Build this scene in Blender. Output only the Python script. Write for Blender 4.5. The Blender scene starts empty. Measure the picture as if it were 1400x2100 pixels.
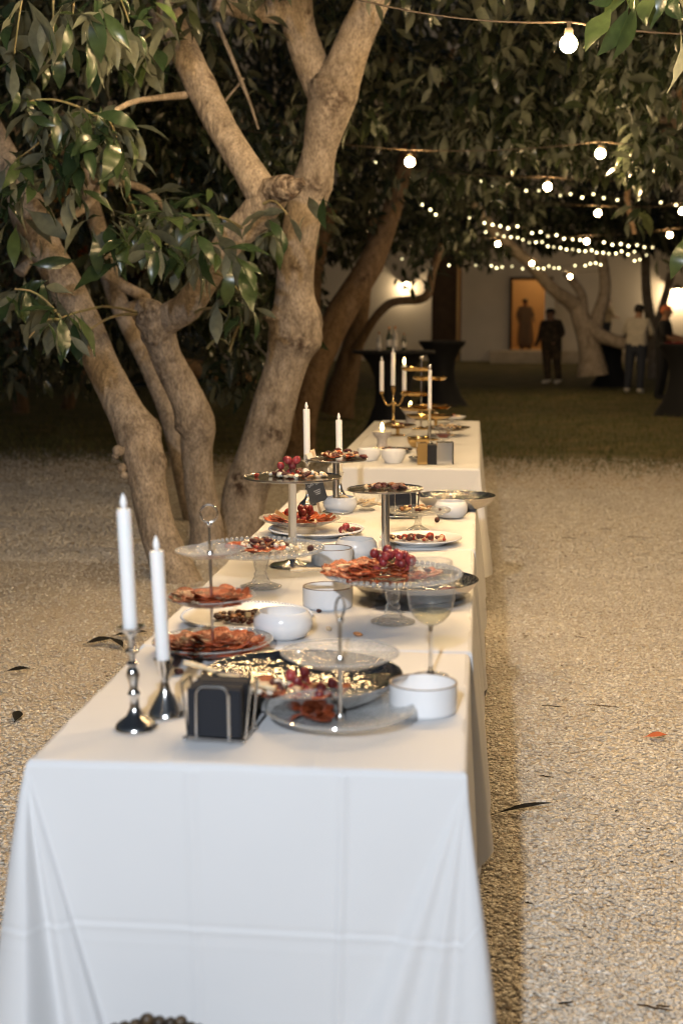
import bpy, bmesh, math, random
import numpy as np
from mathutils import Vector, Matrix, noise as mnoise

random.seed(7); rng = np.random.default_rng(7)
scene = bpy.context.scene
col = scene.collection
R = math.radians

# ---------------------------------------------------------------- camera
CAM = Vector((0.0, 0.0, 1.5)); PITCH = math.atan(399/2917); YAW = R(5.45); FPX = 2917.0
FWD = Vector((-math.sin(YAW)*math.cos(PITCH), math.cos(YAW)*math.cos(PITCH), -math.sin(PITCH)))
RGT = Vector((math.cos(YAW), math.sin(YAW), 0)); UPV = RGT.cross(FWD)
cd = bpy.data.cameras.new('camera'); co = bpy.data.objects.new('camera', cd); col.objects.link(co)
co.location = CAM
co.rotation_euler = Matrix((RGT, UPV, -FWD)).transposed().to_euler()
cd.lens = 50; cd.sensor_width = 36; cd.sensor_fit = 'AUTO'
cd.clip_start = 0.05; cd.clip_end = 400
cd.dof.use_dof = True; cd.dof.focus_distance = 4.7; cd.dof.aperture_fstop = 3.2
scene.camera = co

# ---------------------------------------------------------------- night sky
w = bpy.data.worlds.new('World'); scene.world = w; w.use_nodes = True
nt = w.node_tree; bg = nt.nodes['Background']
sky = nt.nodes.new('ShaderNodeTexSky'); sky.sky_type = 'NISHITA'; sky.sun_disc = False
sky.sun_elevation = R(-1.5); sky.sun_rotation = R(200)
nt.links.new(sky.outputs[0], bg.inputs[0]); bg.inputs[1].default_value = 0.15

# ---------------------------------------------------------------- the photographer's flash, high behind the camera's left
fl = bpy.data.lights.new('flash', 'AREA'); fl.shape = 'DISK'; fl.size = 0.09
fl.energy = 150; fl.color = (0.88, 0.95, 1.05)
flo = bpy.data.objects.new('flash', fl); col.objects.link(flo)
flo.location = (-0.42, -1.3, 2.65)
flo.rotation_euler = (Vector((-0.25, 6, 0.9)) - flo.location).to_track_quat('-Z', 'Y').to_euler()

scene.view_settings.view_transform = 'Standard'; scene.view_settings.look = 'None'
scene.view_settings.exposure = 0.42; scene.view_settings.gamma = 1.0
scene.view_settings.use_curve_mapping = False
scene.render.engine = 'CYCLES'
cy = scene.cycles
cy.use_denoising = True
try: cy.denoiser = 'OPENIMAGEDENOISE'
except Exception: pass
cy.filter_width = 1.1; cy.use_light_tree = True; cy.sample_clamp_indirect = 3.0; cy.sample_clamp_direct = 60.0
cy.max_bounces = 10; cy.transparent_max_bounces = 24; cy.transmission_bounces = 10
cy.caustics_reflective = False; cy.caustics_refractive = False; cy.blur_glossy = 0.6
cy.use_adaptive_sampling = True; cy.adaptive_threshold = 0.01

# ---------------------------------------------------------------- a photo pixel (1400x2100) to a point in the place
def ray(px, py):
    return (FWD + RGT*((px-700)/FPX) - UPV*((py-1050)/FPX)).normalized()
def at_z(px, py, z):
    d = ray(px, py); return CAM + d*((z-CAM.z)/d.z)
def at_y(px, py, y):
    d = ray(px, py); return CAM + d*(y/d.y)
def mpp(p):
    return (Vector(p)-CAM).dot(FWD)/FPX
def topx(P):
    P = np.asarray(P, float) - np.array(CAM)
    d = P@np.array(FWD); return 700+FPX*(P@np.array(RGT))/d, 1050-FPX*(P@np.array(UPV))/d

# ---------------------------------------------------------------- materials
def mat(name, c, rough=0.6, metal=0.0, spec=0.5, c2=None, nscale=20, bump=0.0, bscale=60, detail=5, emit=None, estr=0, trans=0, sss=0, coat=0, ior=1.45, aniso=None):
    m = bpy.data.materials.new(name); m.use_nodes = True
    n = m.node_tree.nodes; l = m.node_tree.links; b = n['Principled BSDF']
    b.inputs['Base Color'].default_value = (*c, 1); b.inputs['Roughness'].default_value = rough
    b.inputs['Metallic'].default_value = metal; b.inputs['Specular IOR Level'].default_value = spec
    b.inputs['Transmission Weight'].default_value = trans; b.inputs['IOR'].default_value = ior
    b.inputs['Coat Weight'].default_value = coat
    if sss: b.inputs['Subsurface Weight'].default_value = sss; b.inputs['Subsurface Radius'].default_value = (.02, .01, .006); b.inputs['Subsurface Scale'].default_value = 0.5
    if emit: b.inputs['Emission Color'].default_value = (*emit, 1); b.inputs['Emission Strength'].default_value = estr
    if c2 or bump:
        tc = n.new('ShaderNodeTexCoord')
    if c2:
        t = n.new('ShaderNodeTexNoise'); t.inputs['Scale'].default_value = nscale; t.inputs['Detail'].default_value = detail
        l.new(tc.outputs['Object'], t.inputs['Vector'])
        r = n.new('ShaderNodeValToRGB'); r.color_ramp.elements[0].position = .35; r.color_ramp.elements[1].position = .65
        r.color_ramp.elements[0].color = (*c, 1); r.color_ramp.elements[1].color = (*c2, 1)
        l.new(t.outputs[0], r.inputs[0]); l.new(r.outputs[0], b.inputs['Base Color'])
    if bump:
        t2 = n.new('ShaderNodeTexNoise'); t2.inputs['Scale'].default_value = bscale; t2.inputs['Detail'].default_value = 6
        l.new(tc.outputs['Object'], t2.inputs['Vector'])
        bp = n.new('ShaderNodeBump'); bp.inputs['Strength'].default_value = bump; bp.inputs['Distance'].default_value = 0.01
        l.new(t2.outputs[0], bp.inputs['Height']); l.new(bp.outputs[0], b.inputs['Normal'])
    return m

def thin_glass(name, tint=(1, 1, 1), rough=0.03, extra=0.04, bump=0, bscale=80, milk=0.0):
    # a thin pane-like shell: clear with a fresnel gloss; milk adds haze and painted white edge sheen
    m = bpy.data.materials.new(name); m.use_nodes = True
    n = m.node_tree.nodes; l = m.node_tree.links; n.remove(n['Principled BSDF'])
    out = n['Material Output']; tr = n.new('ShaderNodeBsdfTransparent'); gl = n.new('ShaderNodeBsdfGlossy')
    tr.inputs[0].default_value = (*tint, 1); gl.inputs['Roughness'].default_value = rough
    ge = n.new('ShaderNodeNewGeometry'); dt = n.new('ShaderNodeVectorMath'); dt.operation = 'DOT_PRODUCT'
    l.new(ge.outputs['Incoming'], dt.inputs[0]); l.new(ge.outputs['Normal'], dt.inputs[1])
    ab = n.new('ShaderNodeMath'); ab.operation = 'ABSOLUTE'; l.new(dt.outputs['Value'], ab.inputs[0])
    iv = n.new('ShaderNodeMath'); iv.operation = 'SUBTRACT'; iv.inputs[0].default_value = 1; l.new(ab.outputs[0], iv.inputs[1])
    fr = n.new('ShaderNodeMath'); fr.operation = 'POWER'; fr.inputs[1].default_value = 4; l.new(iv.outputs[0], fr.inputs[0])
    sc_ = n.new('ShaderNodeMath'); sc_.operation = 'MULTIPLY'; sc_.inputs[1].default_value = .75; l.new(fr.outputs[0], sc_.inputs[0]); fr = sc_
    ad = n.new('ShaderNodeMath'); ad.operation = 'ADD'; ad.inputs[1].default_value = extra; ad.use_clamp = True
    mx = n.new('ShaderNodeMixShader')
    l.new(fr.outputs[0], ad.inputs[0]); l.new(ad.outputs[0], mx.inputs[0]); l.new(tr.outputs[0], mx.inputs[1]); l.new(gl.outputs[0], mx.inputs[2])
    if milk:
        df = n.new('ShaderNodeBsdfDiffuse'); df.inputs[0].default_value = (.85, .85, .83, 1); m2 = n.new('ShaderNodeMixShader'); m2.inputs[0].default_value = milk
        mk = n.new('ShaderNodeMath'); mk.operation = 'MULTIPLY_ADD'; mk.inputs[1].default_value = .3; mk.inputs[2].default_value = milk; l.new(fr.outputs[0], mk.inputs[0]); l.new(mk.outputs[0], m2.inputs[0])  # white diffuse at glancing edges stands in for bright reflections
        l.new(mx.outputs[0], m2.inputs[1]); l.new(df.outputs[0], m2.inputs[2]); l.new(m2.outputs[0], out.inputs[0])
    else: l.new(mx.outputs[0], out.inputs[0])
    if bump:
        tc = n.new('ShaderNodeTexCoord'); v = n.new('ShaderNodeTexVoronoi'); v.inputs['Scale'].default_value = bscale
        bp = n.new('ShaderNodeBump'); bp.inputs['Strength'].default_value = bump; bp.inputs['Distance'].default_value = .01
        l.new(tc.outputs['Object'], v.inputs[0]); l.new(v.outputs[0], bp.inputs['Height'])
        l.new(bp.outputs[0], gl.inputs['Normal']); l.new(bp.outputs[0], dt.inputs[1])
    return m

M = {}
M['cloth'] = mat('white_cotton', (.63, .63, .63), .85, spec=.15, bump=.06, bscale=900)
# the second run's cloth is the same cotton
M['silver'] = mat('polished_silver', (.90, .885, .86), .15, 1)
M['gold'] = mat('brass_gold', (.72, .50, .22), .16, 1)
M['wire'] = mat('chrome_wire', (.75, .74, .72), .15, 1)
M['candle'] = mat('white_wax', (.82, .81, .79), .45, sss=.15)
M['flame_tip'] = mat('white_plastic_flame', (.85, .84, .82), .35)
M['napkin'] = mat('black_paper', (.012, .013, .017), .85, bump=.2, bscale=300)
M['ceramic'] = mat('white_glazed_ceramic', (.78, .78, .78), .16, coat=.3)
M['rim'] = mat('brown_glaze_rim', (.16, .11, .07), .3)
M['greyceramic'] = mat('grey_stoneware', (.42, .39, .37), .5, c2=(.34, .31, .29), nscale=60)
M['glass'] = thin_glass('clear_glass', (.985, .99, .985), .03, .05, milk=.02)
M['glassrim'] = thin_glass('glass_rim', (.98, .985, .98), .05, .25, milk=.22)  # whitened to paint in the bright highlight along rims
M['wineglass'] = thin_glass('wine_glass_crystal', (.97, .975, .97), .02, .075, milk=.045)
M['silverplate'] = mat('brushed_silver_plate', (.80, .77, .73), .17, 1)
M['cutglass'] = thin_glass('pressed_glass', (.98, .985, .98), .03, .16, .8, 90, milk=.02)
M['frost'] = thin_glass('textured_glass', (.99, .99, .985), .10, .09, .5, 160, milk=.08)
M['solidglass'] = mat('solid_glass', (.97, .98, .98), .02, trans=1, ior=1.48)
M['wine'] = thin_glass('white_wine', (.965, .935, .78), .02, .08)
M['redwine'] = mat('red_drink', (.12, .02, .01), .05)
M['salami'] = mat('cured_salami', (.20, .029, .008), .26, c2=(.36, .085, .030), nscale=170, bump=.5, bscale=200)
M['grape'] = mat('red_grape', (.16, .02, .03), .22, c2=(.30, .05, .045), nscale=45, sss=.2, coat=.2)
M['stem'] = mat('grape_stem', (.16, .12, .04), .7)
M['nut'] = mat('roasted_nut', (.62, .43, .24), .55, c2=(.72, .55, .36), nscale=120)
M['almond'] = mat('brown_nut', (.26, .10, .035), .5, c2=(.38, .17, .06), nscale=120)
M['raisin'] = mat('dried_fruit', (.035, .014, .012), .45, c2=(.10, .02, .018), nscale=140, bump=.6, bscale=250)
M['cheese'] = mat('white_cheese', (.82, .74, .58), .55)
M['cranberry'] = mat('red_berry', (.30, .03, .015), .3)
M['bread'] = mat('bread_stick', (.72, .50, .26), .75, c2=(.82, .66, .42), nscale=70, bump=.3, bscale=150)
M['slate'] = mat('dark_slate_card', (.035, .033, .03), .7, c2=(.05, .047, .042), nscale=25)
M['chalk'] = mat('white_chalk', (.55, .54, .5), .9)
M['wood'] = mat('pale_wood', (.42, .27, .14), .6, c2=(.5, .34, .19), nscale=40)
M['tabletop'] = mat('folding_table_plastic', (.6, .6, .58), .5)
M['legmetal'] = mat('grey_metal', (.25, .25, .25), .4, 1)
M['cable'] = mat('brown_cable', (.05, .035, .02), .5)
M['socket'] = mat('cream_socket', (.16, .13, .09), .5)
M['black_cover'] = mat('black_stretch_fabric', (.006, .006, .007), .8, bump=.1, bscale=40)
M['plaster'] = mat('white_plaster_wall', (.60, .56, .50), .9, c2=(.68, .63, .56), nscale=.8, bump=.15, bscale=8)
M['stone'] = mat('pale_stone_step', (.55, .48, .38), .8, c2=(.45, .39, .3), nscale=3)
M['darkwood'] = mat('dark_brown_timber', (.05, .03, .018), .6, c2=(.07, .042, .024), nscale=5)
M['orange_wall'] = mat('ochre_room_wall', (.42, .29, .15), .9)
M['soil'] = mat('dark_soil', (.05, .04, .025), .95)
M['bulb'] = mat('lit_festoon_bulb', (1, 1, 1), .3, emit=(1.0, .67, .33), estr=540)
for i, s in enumerate((6.5, 3.6, 1.6)):
    M['fairy%d' % i] = mat('lit_fairy_bulb_%d' % i, (1, 1, 1), .3, emit=(1.0, .86, .44), estr=s)
    M['fairy%d' % i].cycles.emission_sampling = 'NONE'
M['flame'] = mat('candle_flame', (1, .8, .4), .5, emit=(1, .66, .22), estr=22)
M['lampglow'] = mat('lit_lamp_glass', (1, 1, 1), .4, emit=(1, .80, .50), estr=20)

def vary(m, lo, hi):
    # each piece of this stuff is a little lighter or darker than the next
    n = m.node_tree.nodes; l = m.node_tree.links; b = n['Principled BSDF']; src = b.inputs['Base Color'].links[0].from_socket
    oi = n.new('ShaderNodeObjectInfo'); q = n.new('ShaderNodeMapRange'); q.inputs[3].default_value = lo; q.inputs[4].default_value = hi; l.new(oi.outputs['Random'], q.inputs[0])
    h = n.new('ShaderNodeHueSaturation'); l.new(q.outputs[0], h.inputs['Value']); l.new(src, h.inputs['Color']); l.new(h.outputs[0], b.inputs['Base Color'])
vary(M['salami'], .65, 1.5); vary(M['grape'], .6, 1.5); vary(M['raisin'], .7, 1.6); vary(M['nut'], .75, 1.15); vary(M['almond'], .7, 1.4)

def ground_mat(name, ca, cb, cc, bstr, bscale, big=.35):
    m = bpy.data.materials.new(name); m.use_nodes = True
    n = m.node_tree.nodes; l = m.node_tree.links; b = n['Principled BSDF']; b.inputs['Roughness'].default_value = .9
    b.inputs['Specular IOR Level'].default_value = .2
    tc = n.new('ShaderNodeTexCoord'); v = n.new('ShaderNodeTexVoronoi'); v.inputs['Scale'].default_value = bscale
    l.new(tc.outputs['Object'], v.inputs['Vector'])
    r = n.new('ShaderNodeValToRGB'); r.color_ramp.elements[0].color = (*ca, 1); r.color_ramp.elements[1].color = (*cb, 1)
    l.new(v.outputs['Color'], r.inputs[0])
    t = n.new('ShaderNodeTexNoise'); t.inputs['Scale'].default_value = 1.6; t.inputs['Detail'].default_value = 7; t.inputs['Roughness'].default_value = .65
    l.new(tc.outputs['Object'], t.inputs['Vector'])
    r2 = n.new('ShaderNodeValToRGB'); r2.color_ramp.elements[0].position = .42; r2.color_ramp.elements[1].position = .66
    r2.color_ramp.elements[0].color = (0, 0, 0, 1); r2.color_ramp.elements[1].color = (big, big, big, 1)
    l.new(t.outputs[0], r2.inputs[0])
    mx = n.new('ShaderNodeMix'); mx.data_type = 'RGBA'; l.new(r2.outputs[0], mx.inputs[0]); l.new(r.outputs[0], mx.inputs[6]); mx.inputs[7].default_value = (*cc, 1)
    l.new(mx.outputs[2], b.inputs['Base Color'])
    bp = n.new('ShaderNodeBump'); bp.inputs['Strength'].default_value = bstr; bp.inputs['Distance'].default_value = .02
    l.new(v.outputs['Distance'], bp.inputs['Height']); bp.invert = True; l.new(bp.outputs[0], b.inputs['Normal'])
    return m
M['gravel_ground'] = ground_mat('compacted_gravel', (.44, .39, .32), (.60, .55, .47), (.30, .235, .165), .7, 85)
M['lawn'] = ground_mat('worn_lawn', (.065, .07, .026), (.11, .105, .04), (.20, .14, .065), .9, 30, .8)

def lawn_edge(m):
    n = m.node_tree.nodes; l = m.node_tree.links; b = n['Principled BSDF']; src = b.inputs['Base Color'].links[0].from_socket
    tc = n.new('ShaderNodeTexCoord'); sp = n.new('ShaderNodeSeparateXYZ'); l.new(tc.outputs['Object'], sp.inputs[0])
    t = n.new('ShaderNodeTexNoise'); t.inputs['Scale'].default_value = 1.3; t.inputs['Detail'].default_value = 8; l.new(tc.outputs['Object'], t.inputs[0])
    a = n.new('ShaderNodeMath'); a.operation = 'MULTIPLY_ADD'; a.inputs[1].default_value = 3.2; l.new(t.outputs[0], a.inputs[0]); l.new(sp.outputs['Y'], a.inputs[2])
    q = n.new('ShaderNodeMapRange'); q.inputs[1].default_value = 15.0; q.inputs[2].default_value = 17.6; l.new(a.outputs[0], q.inputs[0])
    mx = n.new('ShaderNodeMix'); mx.data_type = 'RGBA'; l.new(q.outputs[0], mx.inputs[0]); mx.inputs[6].default_value = (.46, .38, .28, 1); l.new(src, mx.inputs[7]); l.new(mx.outputs[2], b.inputs['Base Color'])
lawn_edge(M['lawn'])

def attr_mat(name, stops, rough=.85, bump=0, spec=.25):
    # colour per stone / tuft from a per-face value
    m = bpy.data.materials.new(name); m.use_nodes = True
    n = m.node_tree.nodes; l = m.node_tree.links; b = n['Principled BSDF']; b.inputs['Roughness'].default_value = rough
    b.inputs['Specular IOR Level'].default_value = spec
    a = n.new('ShaderNodeAttribute'); a.attribute_name = 'tone'
    r = n.new('ShaderNodeValToRGB'); e = r.color_ramp.elements
    e[0].position = stops[0][0]; e[0].color = (*stops[0][1], 1); e[1].position = stops[-1][0]; e[1].color = (*stops[-1][1], 1)
    for p, c in stops[1:-1]:
        q = e.new(p); q.color = (*c, 1)
    l.new(a.outputs['Fac'], r.inputs[0]); l.new(r.outputs[0], b.inputs['Base Color'])
    return m
M['stones'] = attr_mat('limestone_chips', [(0, (.25, .20, .15)), (.04, (.49, .45, .385)), (.6, (.59, .55, .485)), (.93, (.66, .63, .57)), (1, (.78, .77, .74))])
M['blades'] = attr_mat('grass_blades', [(0, (.05, .065, .02)), (.6, (.10, .11, .036)), (1, (.20, .16, .065))])

def leaf_mat(name, front, back, var):
    m = bpy.data.materials.new(name); m.use_nodes = True
    n = m.node_tree.nodes; l = m.node_tree.links; b = n['Principled BSDF']; out = n['Material Output']
    g = n.new('ShaderNodeNewGeometry'); a = n.new('ShaderNodeAttribute'); a.attribute_name = 'tone'
    oi = n.new('ShaderNodeObjectInfo')
    ad = n.new('ShaderNodeMath'); ad.operation = 'ADD'; l.new(a.outputs['Fac'], ad.inputs[0]); l.new(oi.outputs['Random'], ad.inputs[1])
    fr = n.new('ShaderNodeMath'); fr.operation = 'FRACT'; l.new(ad.outputs[0], fr.inputs[0])
    r = n.new('ShaderNodeValToRGB'); r.color_ramp.elements[0].color = (*front, 1); r.color_ramp.elements[1].color = (*var, 1)
    r.color_ramp.elements[0].position = .45
    l.new(fr.outputs[0], r.inputs[0])
    mx = n.new('ShaderNodeMix'); mx.data_type = 'RGBA'; l.new(g.outputs['Backfacing'], mx.inputs[0]); l.new(r.outputs[0], mx.inputs[6]); mx.inputs[7].default_value = (*back, 1)
    tc = n.new('ShaderNodeTexCoord'); t = n.new('ShaderNodeTexNoise'); t.inputs['Scale'].default_value = 35; l.new(tc.outputs['Object'], t.inputs['Vector'])
    mm = n.new('ShaderNodeMix'); mm.data_type = 'RGBA'; mm.blend_type = 'MULTIPLY'; mm.inputs[0].default_value = .55
    l.new(mx.outputs[2], mm.inputs[6]); l.new(t.outputs[0], mm.inputs[7])
    l.new(mm.outputs[2], b.inputs['Base Color'])
    rr = n.new('ShaderNodeMix'); rr.data_type = 'FLOAT'; rr.inputs[2].default_value = .24; rr.inputs[3].default_value = .6
    l.new(g.outputs['Backfacing'], rr.inputs[0]); l.new(rr.outputs[0], b.inputs['Roughness'])
    tl = n.new('ShaderNodeBsdfTranslucent'); l.new(mm.outputs[2], tl.inputs[0]); ms = n.new('ShaderNodeMixShader'); ms.inputs[0].default_value = .22
    l.new(b.outputs[0], ms.inputs[1]); l.new(tl.outputs[0], ms.inputs[2]); l.new(ms.outputs[0], out.inputs[0])
    return m
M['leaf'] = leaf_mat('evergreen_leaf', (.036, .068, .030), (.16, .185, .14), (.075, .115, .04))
M['leafdim'] = leaf_mat('dimmed_evergreen_leaf', (.023, .033, .015), (.08, .092, .06), (.042, .052, .022))  # darkened leaf copy, paints the deeper and far canopy as less lit
M['leafdry'] = leaf_mat('dry_leaf', (.06, .035, .02), (.08, .05, .03), (.09, .05, .02))

def bark_mat(name='pale_grey_bark', tint=(1, 1, 1)):
    m = bpy.data.materials.new(name); m.use_nodes = True
    n = m.node_tree.nodes; l = m.node_tree.links; b = n['Principled BSDF']; b.inputs['Roughness'].default_value = .85; b.inputs['Specular IOR Level'].default_value = .2
    tc = n.new('ShaderNodeTexCoord'); mp = n.new('ShaderNodeMapping'); l.new(tc.outputs['Object'], mp.inputs[0])
    mp.inputs['Scale'].default_value = (1, 1, .5)
    t1 = n.new('ShaderNodeTexNoise'); t1.inputs['Scale'].default_value = 14; t1.inputs['Detail'].default_value = 12; t1.inputs['Roughness'].default_value = .72; l.new(mp.outputs[0], t1.inputs[0])
    r1 = n.new('ShaderNodeValToRGB'); e = r1.color_ramp.elements; e[0].position = .28; e[0].color = (.11, .085, .065, 1); e[1].position = .70; e[1].color = (.43, .375, .315, 1)
    q = e.new(.40); q.color = (.25, .21, .165, 1); q = e.new(.52); q.color = (.335, .285, .23, 1)
    l.new(t1.outputs[0], r1.inputs[0])
    a = n.new('ShaderNodeAttribute'); a.attribute_name = 'tone'
    t3 = n.new('ShaderNodeTexNoise'); t3.inputs['Scale'].default_value = 26; t3.inputs['Detail'].default_value = 6; l.new(tc.outputs['Object'], t3.inputs[0])
    k = n.new('ShaderNodeMath'); k.operation = 'MULTIPLY'; l.new(a.outputs['Fac'], k.inputs[0])
    rr = n.new('ShaderNodeValToRGB'); rr.color_ramp.elements[0].position = .38; rr.color_ramp.elements[1].position = .6; l.new(t3.outputs[0], rr.inputs[0]); l.new(rr.outputs[0], k.inputs[1])
    mx = n.new('ShaderNodeMix'); mx.data_type = 'RGBA'; l.new(k.outputs[0], mx.inputs[0]); l.new(r1.outputs[0], mx.inputs[6]); mx.inputs[7].default_value = (.055, .036, .026, 1)
    t4 = n.new('ShaderNodeTexNoise'); t4.inputs['Scale'].default_value = 85; t4.inputs['Detail'].default_value = 5; l.new(mp.outputs[0], t4.inputs[0])
    r4 = n.new('ShaderNodeValToRGB'); r4.color_ramp.elements[0].position = .32; r4.color_ramp.elements[1].position = .6; r4.color_ramp.elements[0].color = (.62*tint[0], .60*tint[1], .58*tint[2], 1); r4.color_ramp.elements[1].color = (1.12*tint[0], 1.1*tint[1], 1.08*tint[2], 1); l.new(t4.outputs[0], r4.inputs[0])
    mf = n.new('ShaderNodeMix'); mf.data_type = 'RGBA'; mf.blend_type = 'MULTIPLY'; mf.inputs[0].default_value = 1; l.new(mx.outputs[2], mf.inputs[6]); l.new(r4.outputs[0], mf.inputs[7])
    l.new(mf.outputs[2], b.inputs['Base Color'])
    t2 = n.new('ShaderNodeTexNoise'); t2.inputs['Scale'].default_value = 30; t2.inputs['Detail'].default_value = 12; l.new(mp.outputs[0], t2.inputs[0])
    bp = n.new('ShaderNodeBump'); bp.inputs['Strength'].default_value = 1; bp.inputs['Distance'].default_value = .022; l.new(t2.outputs[0], bp.inputs['Height']); l.new(bp.outputs[0], b.inputs['Normal'])
    return m
M['bark'] = bark_mat(); M['dimbrownbark'] = bark_mat('dimmed_brown_bark', (.50, .40, .30))  # second bark is browner and darkened to paint in dim light

def hammered_mat():
    m = bpy.data.materials.new('hammered_metal'); m.use_nodes = True
    n = m.node_tree.nodes; l = m.node_tree.links; b = n['Principled BSDF']
    b.inputs['Base Color'].default_value = (.66, .655, .64, 1); b.inputs['Metallic'].default_value = 1; b.inputs['Roughness'].default_value = .10
    tc = n.new('ShaderNodeTexCoord'); v = n.new('ShaderNodeTexVoronoi'); v.inputs['Scale'].default_value = 85; v.feature = 'SMOOTH_F1'
    l.new(tc.outputs['Object'], v.inputs[0]); bp = n.new('ShaderNodeBump'); bp.inputs['Strength'].default_value = 1.0; bp.inputs['Distance'].default_value = .005
    l.new(v.outputs[0], bp.inputs['Height']); l.new(bp.outputs[0], b.inputs['Normal'])
    return m
M['hammered'] = hammered_mat()

# ---------------------------------------------------------------- mesh helpers
class MB:
    def __init__(s): s.v = []; s.f = []; s.tone = []
    def add(s, vs, fs, tone=0.0):
        o = len(s.v); s.v += [tuple(p) for p in vs]; s.f += [tuple(i+o for i in f) for f in fs]; s.tone += [tone]*len(vs); return s
    def box(s, c, d, rz=0, rot=None):
        x, y, z = (q/2 for q in d); m = rot or Matrix.Rotation(rz, 3, 'Z'); c = Vector(c)
        vs = [c + m@Vector((sx*x, sy*y, sz*z)) for sz in (-1, 1) for sy in (-1, 1) for sx in (-1, 1)]
        return s.add(vs, [(0, 2, 3, 1), (4, 5, 7, 6), (0, 1, 5, 4), (2, 6, 7, 3), (0, 4, 6, 2), (1, 3, 7, 5)])
    def lathe(s, prof, n=40, c=(0, 0, 0), sx=1, sy=1, wob=0):
        c = Vector(c); vs = []; fs = []; rows = []
        for (r, z) in prof:
            if r < 1e-6: rows.append([len(vs)]); vs.append(c+Vector((0, 0, z)))
            else:
                rows.append(list(range(len(vs), len(vs)+n)))
                for i in range(n):
                    a = 2*math.pi*i/n; q = 1+wob*math.sin(3*a+z*30)
                    vs.append(c+Vector((r*q*sx*math.cos(a), r*q*sy*math.sin(a), z)))
        for A, B in zip(rows, rows[1:]):
            for i in range(n):
                j = (i+1) % n
                if len(A) == 1 and len(B) == 1: continue
                if len(A) == 1: fs.append((A[0], B[j], B[i]))
                elif len(B) == 1: fs.append((A[i], A[j], B[0]))
                else: fs.append((A[i], A[j], B[j], B[i]))
        return s.add(vs, fs)
    def tube(s, pts, r, n=8, closed=False, cap=True):
        pts = [Vector(p) for p in pts]; k = len(pts); rs = r if isinstance(r, (list, tuple)) else [r]*k
        vs = []; fs = []; up = None
        for i, p in enumerate(pts):
            if closed: t = pts[(i+1) % k]-pts[i-1]
            else: t = pts[min(i+1, k-1)]-pts[max(i-1, 0)]
            t.normalize()
            if up is None:
                up = t.orthogonal().normalized()
            else:
                up = (up - t*up.dot(t)); up = up.normalized() if up.length > 1e-6 else t.orthogonal().normalized()
            b = t.cross(up)
            for j in range(n):
                a = 2*math.pi*j/n; vs.append(p+(up*math.cos(a)+b*math.sin(a))*rs[i])
        for i in range(k if closed else k-1):
            i2 = (i+1) % k
            for j in range(n):
                j2 = (j+1) % n; fs.append((i*n+j, i*n+j2, i2*n+j2, i2*n+j))
        if cap and not closed:
            fs.append(tuple(range(n-1, -1, -1))); fs.append(tuple(range((k-1)*n, k*n)))
        return s.add(vs, fs)
    def ball(s, c, r, nu=10, nv=6, sc=(1, 1, 1), rot=None, jit=0):
        c = Vector(c); prof = [(math.sin(math.pi*i/nv), -math.cos(math.pi*i/nv)) for i in range(nv+1)]
        vs = []; fs = []; rows = []
        for (q, z) in prof:
            if q < 1e-5: rows.append([len(vs)]); P = [Vector((0, 0, z))]
            else: rows.append(list(range(len(vs), len(vs)+nu))); P = [Vector((q*math.cos(2*math.pi*i/nu), q*math.sin(2*math.pi*i/nu), z)) for i in range(nu)]
            for p in P:
                p = Vector((p.x*sc[0], p.y*sc[1], p.z*sc[2]))*r*(1+jit*random.uniform(-1, 1))
                if rot: p = rot@p
                vs.append(c+p)
        for A, B in zip(rows, rows[1:]):
            for i in range(nu):
                j = (i+1) % nu
                if len(A) == 1: fs.append((A[0], B[j], B[i]))
                elif len(B) == 1: fs.append((A[i], A[j], B[0]))
                else: fs.append((A[i], A[j], B[j], B[i]))
        return s.add(vs, fs)
    def mesh(s, name, m, smooth=True, angle=40, tone=False):
        me = bpy.data.meshes.new(name); me.from_pydata(s.v, [], s.f)
        for q in (m if isinstance(m, list) else [m]): me.materials.append(q)
        if smooth:
            me.polygons.foreach_set('use_smooth', [True]*len(me.polygons)); me.set_sharp_from_angle(angle=R(angle))
        if tone:
            at = me.attributes.new('tone', 'FLOAT', 'POINT'); at.data.foreach_set('value', s.tone)
        me.update(); return me

def link(name, me, parent=None, loc=(0, 0, 0), rot=(0, 0, 0), sc=None):
    o = bpy.data.objects.new(name, me); col.objects.link(o); o.location = loc; o.rotation_euler = rot
    if sc: o.scale = sc
    if parent is not None: o.parent = parent
    return o
def tag(o, label=None, cat=None, group=None, kind=None):
    if label: o['label'] = label
    if cat: o['category'] = cat
    if group: o['group'] = group
    if kind: o['kind'] = kind
    return o
def thing(name, label, cat, loc=(0, 0, 0), rot=(0, 0, 0), group=None):
    return tag(link(name, None, None, loc, rot), label, cat, group)
def part(name, mb, m, parent, smooth=True, angle=40, loc=(0, 0, 0), tone=False):
    return link(name, mb.mesh(name, m, smooth, angle, tone), parent, loc)
def solo(name, mb, m, label, cat, loc=(0, 0, 0), rot=(0, 0, 0), group=None, smooth=True, angle=40, tone=False):
    return tag(link(name, mb.mesh(name, m, smooth, angle, tone), None, loc, rot), label, cat, group)
def copy_tree(o, parent=None):
    c = o.copy(); col.objects.link(c)
    if parent is not None: c.parent = parent
    for ch in list(o.children): copy_tree(ch, c)
    return c
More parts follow.
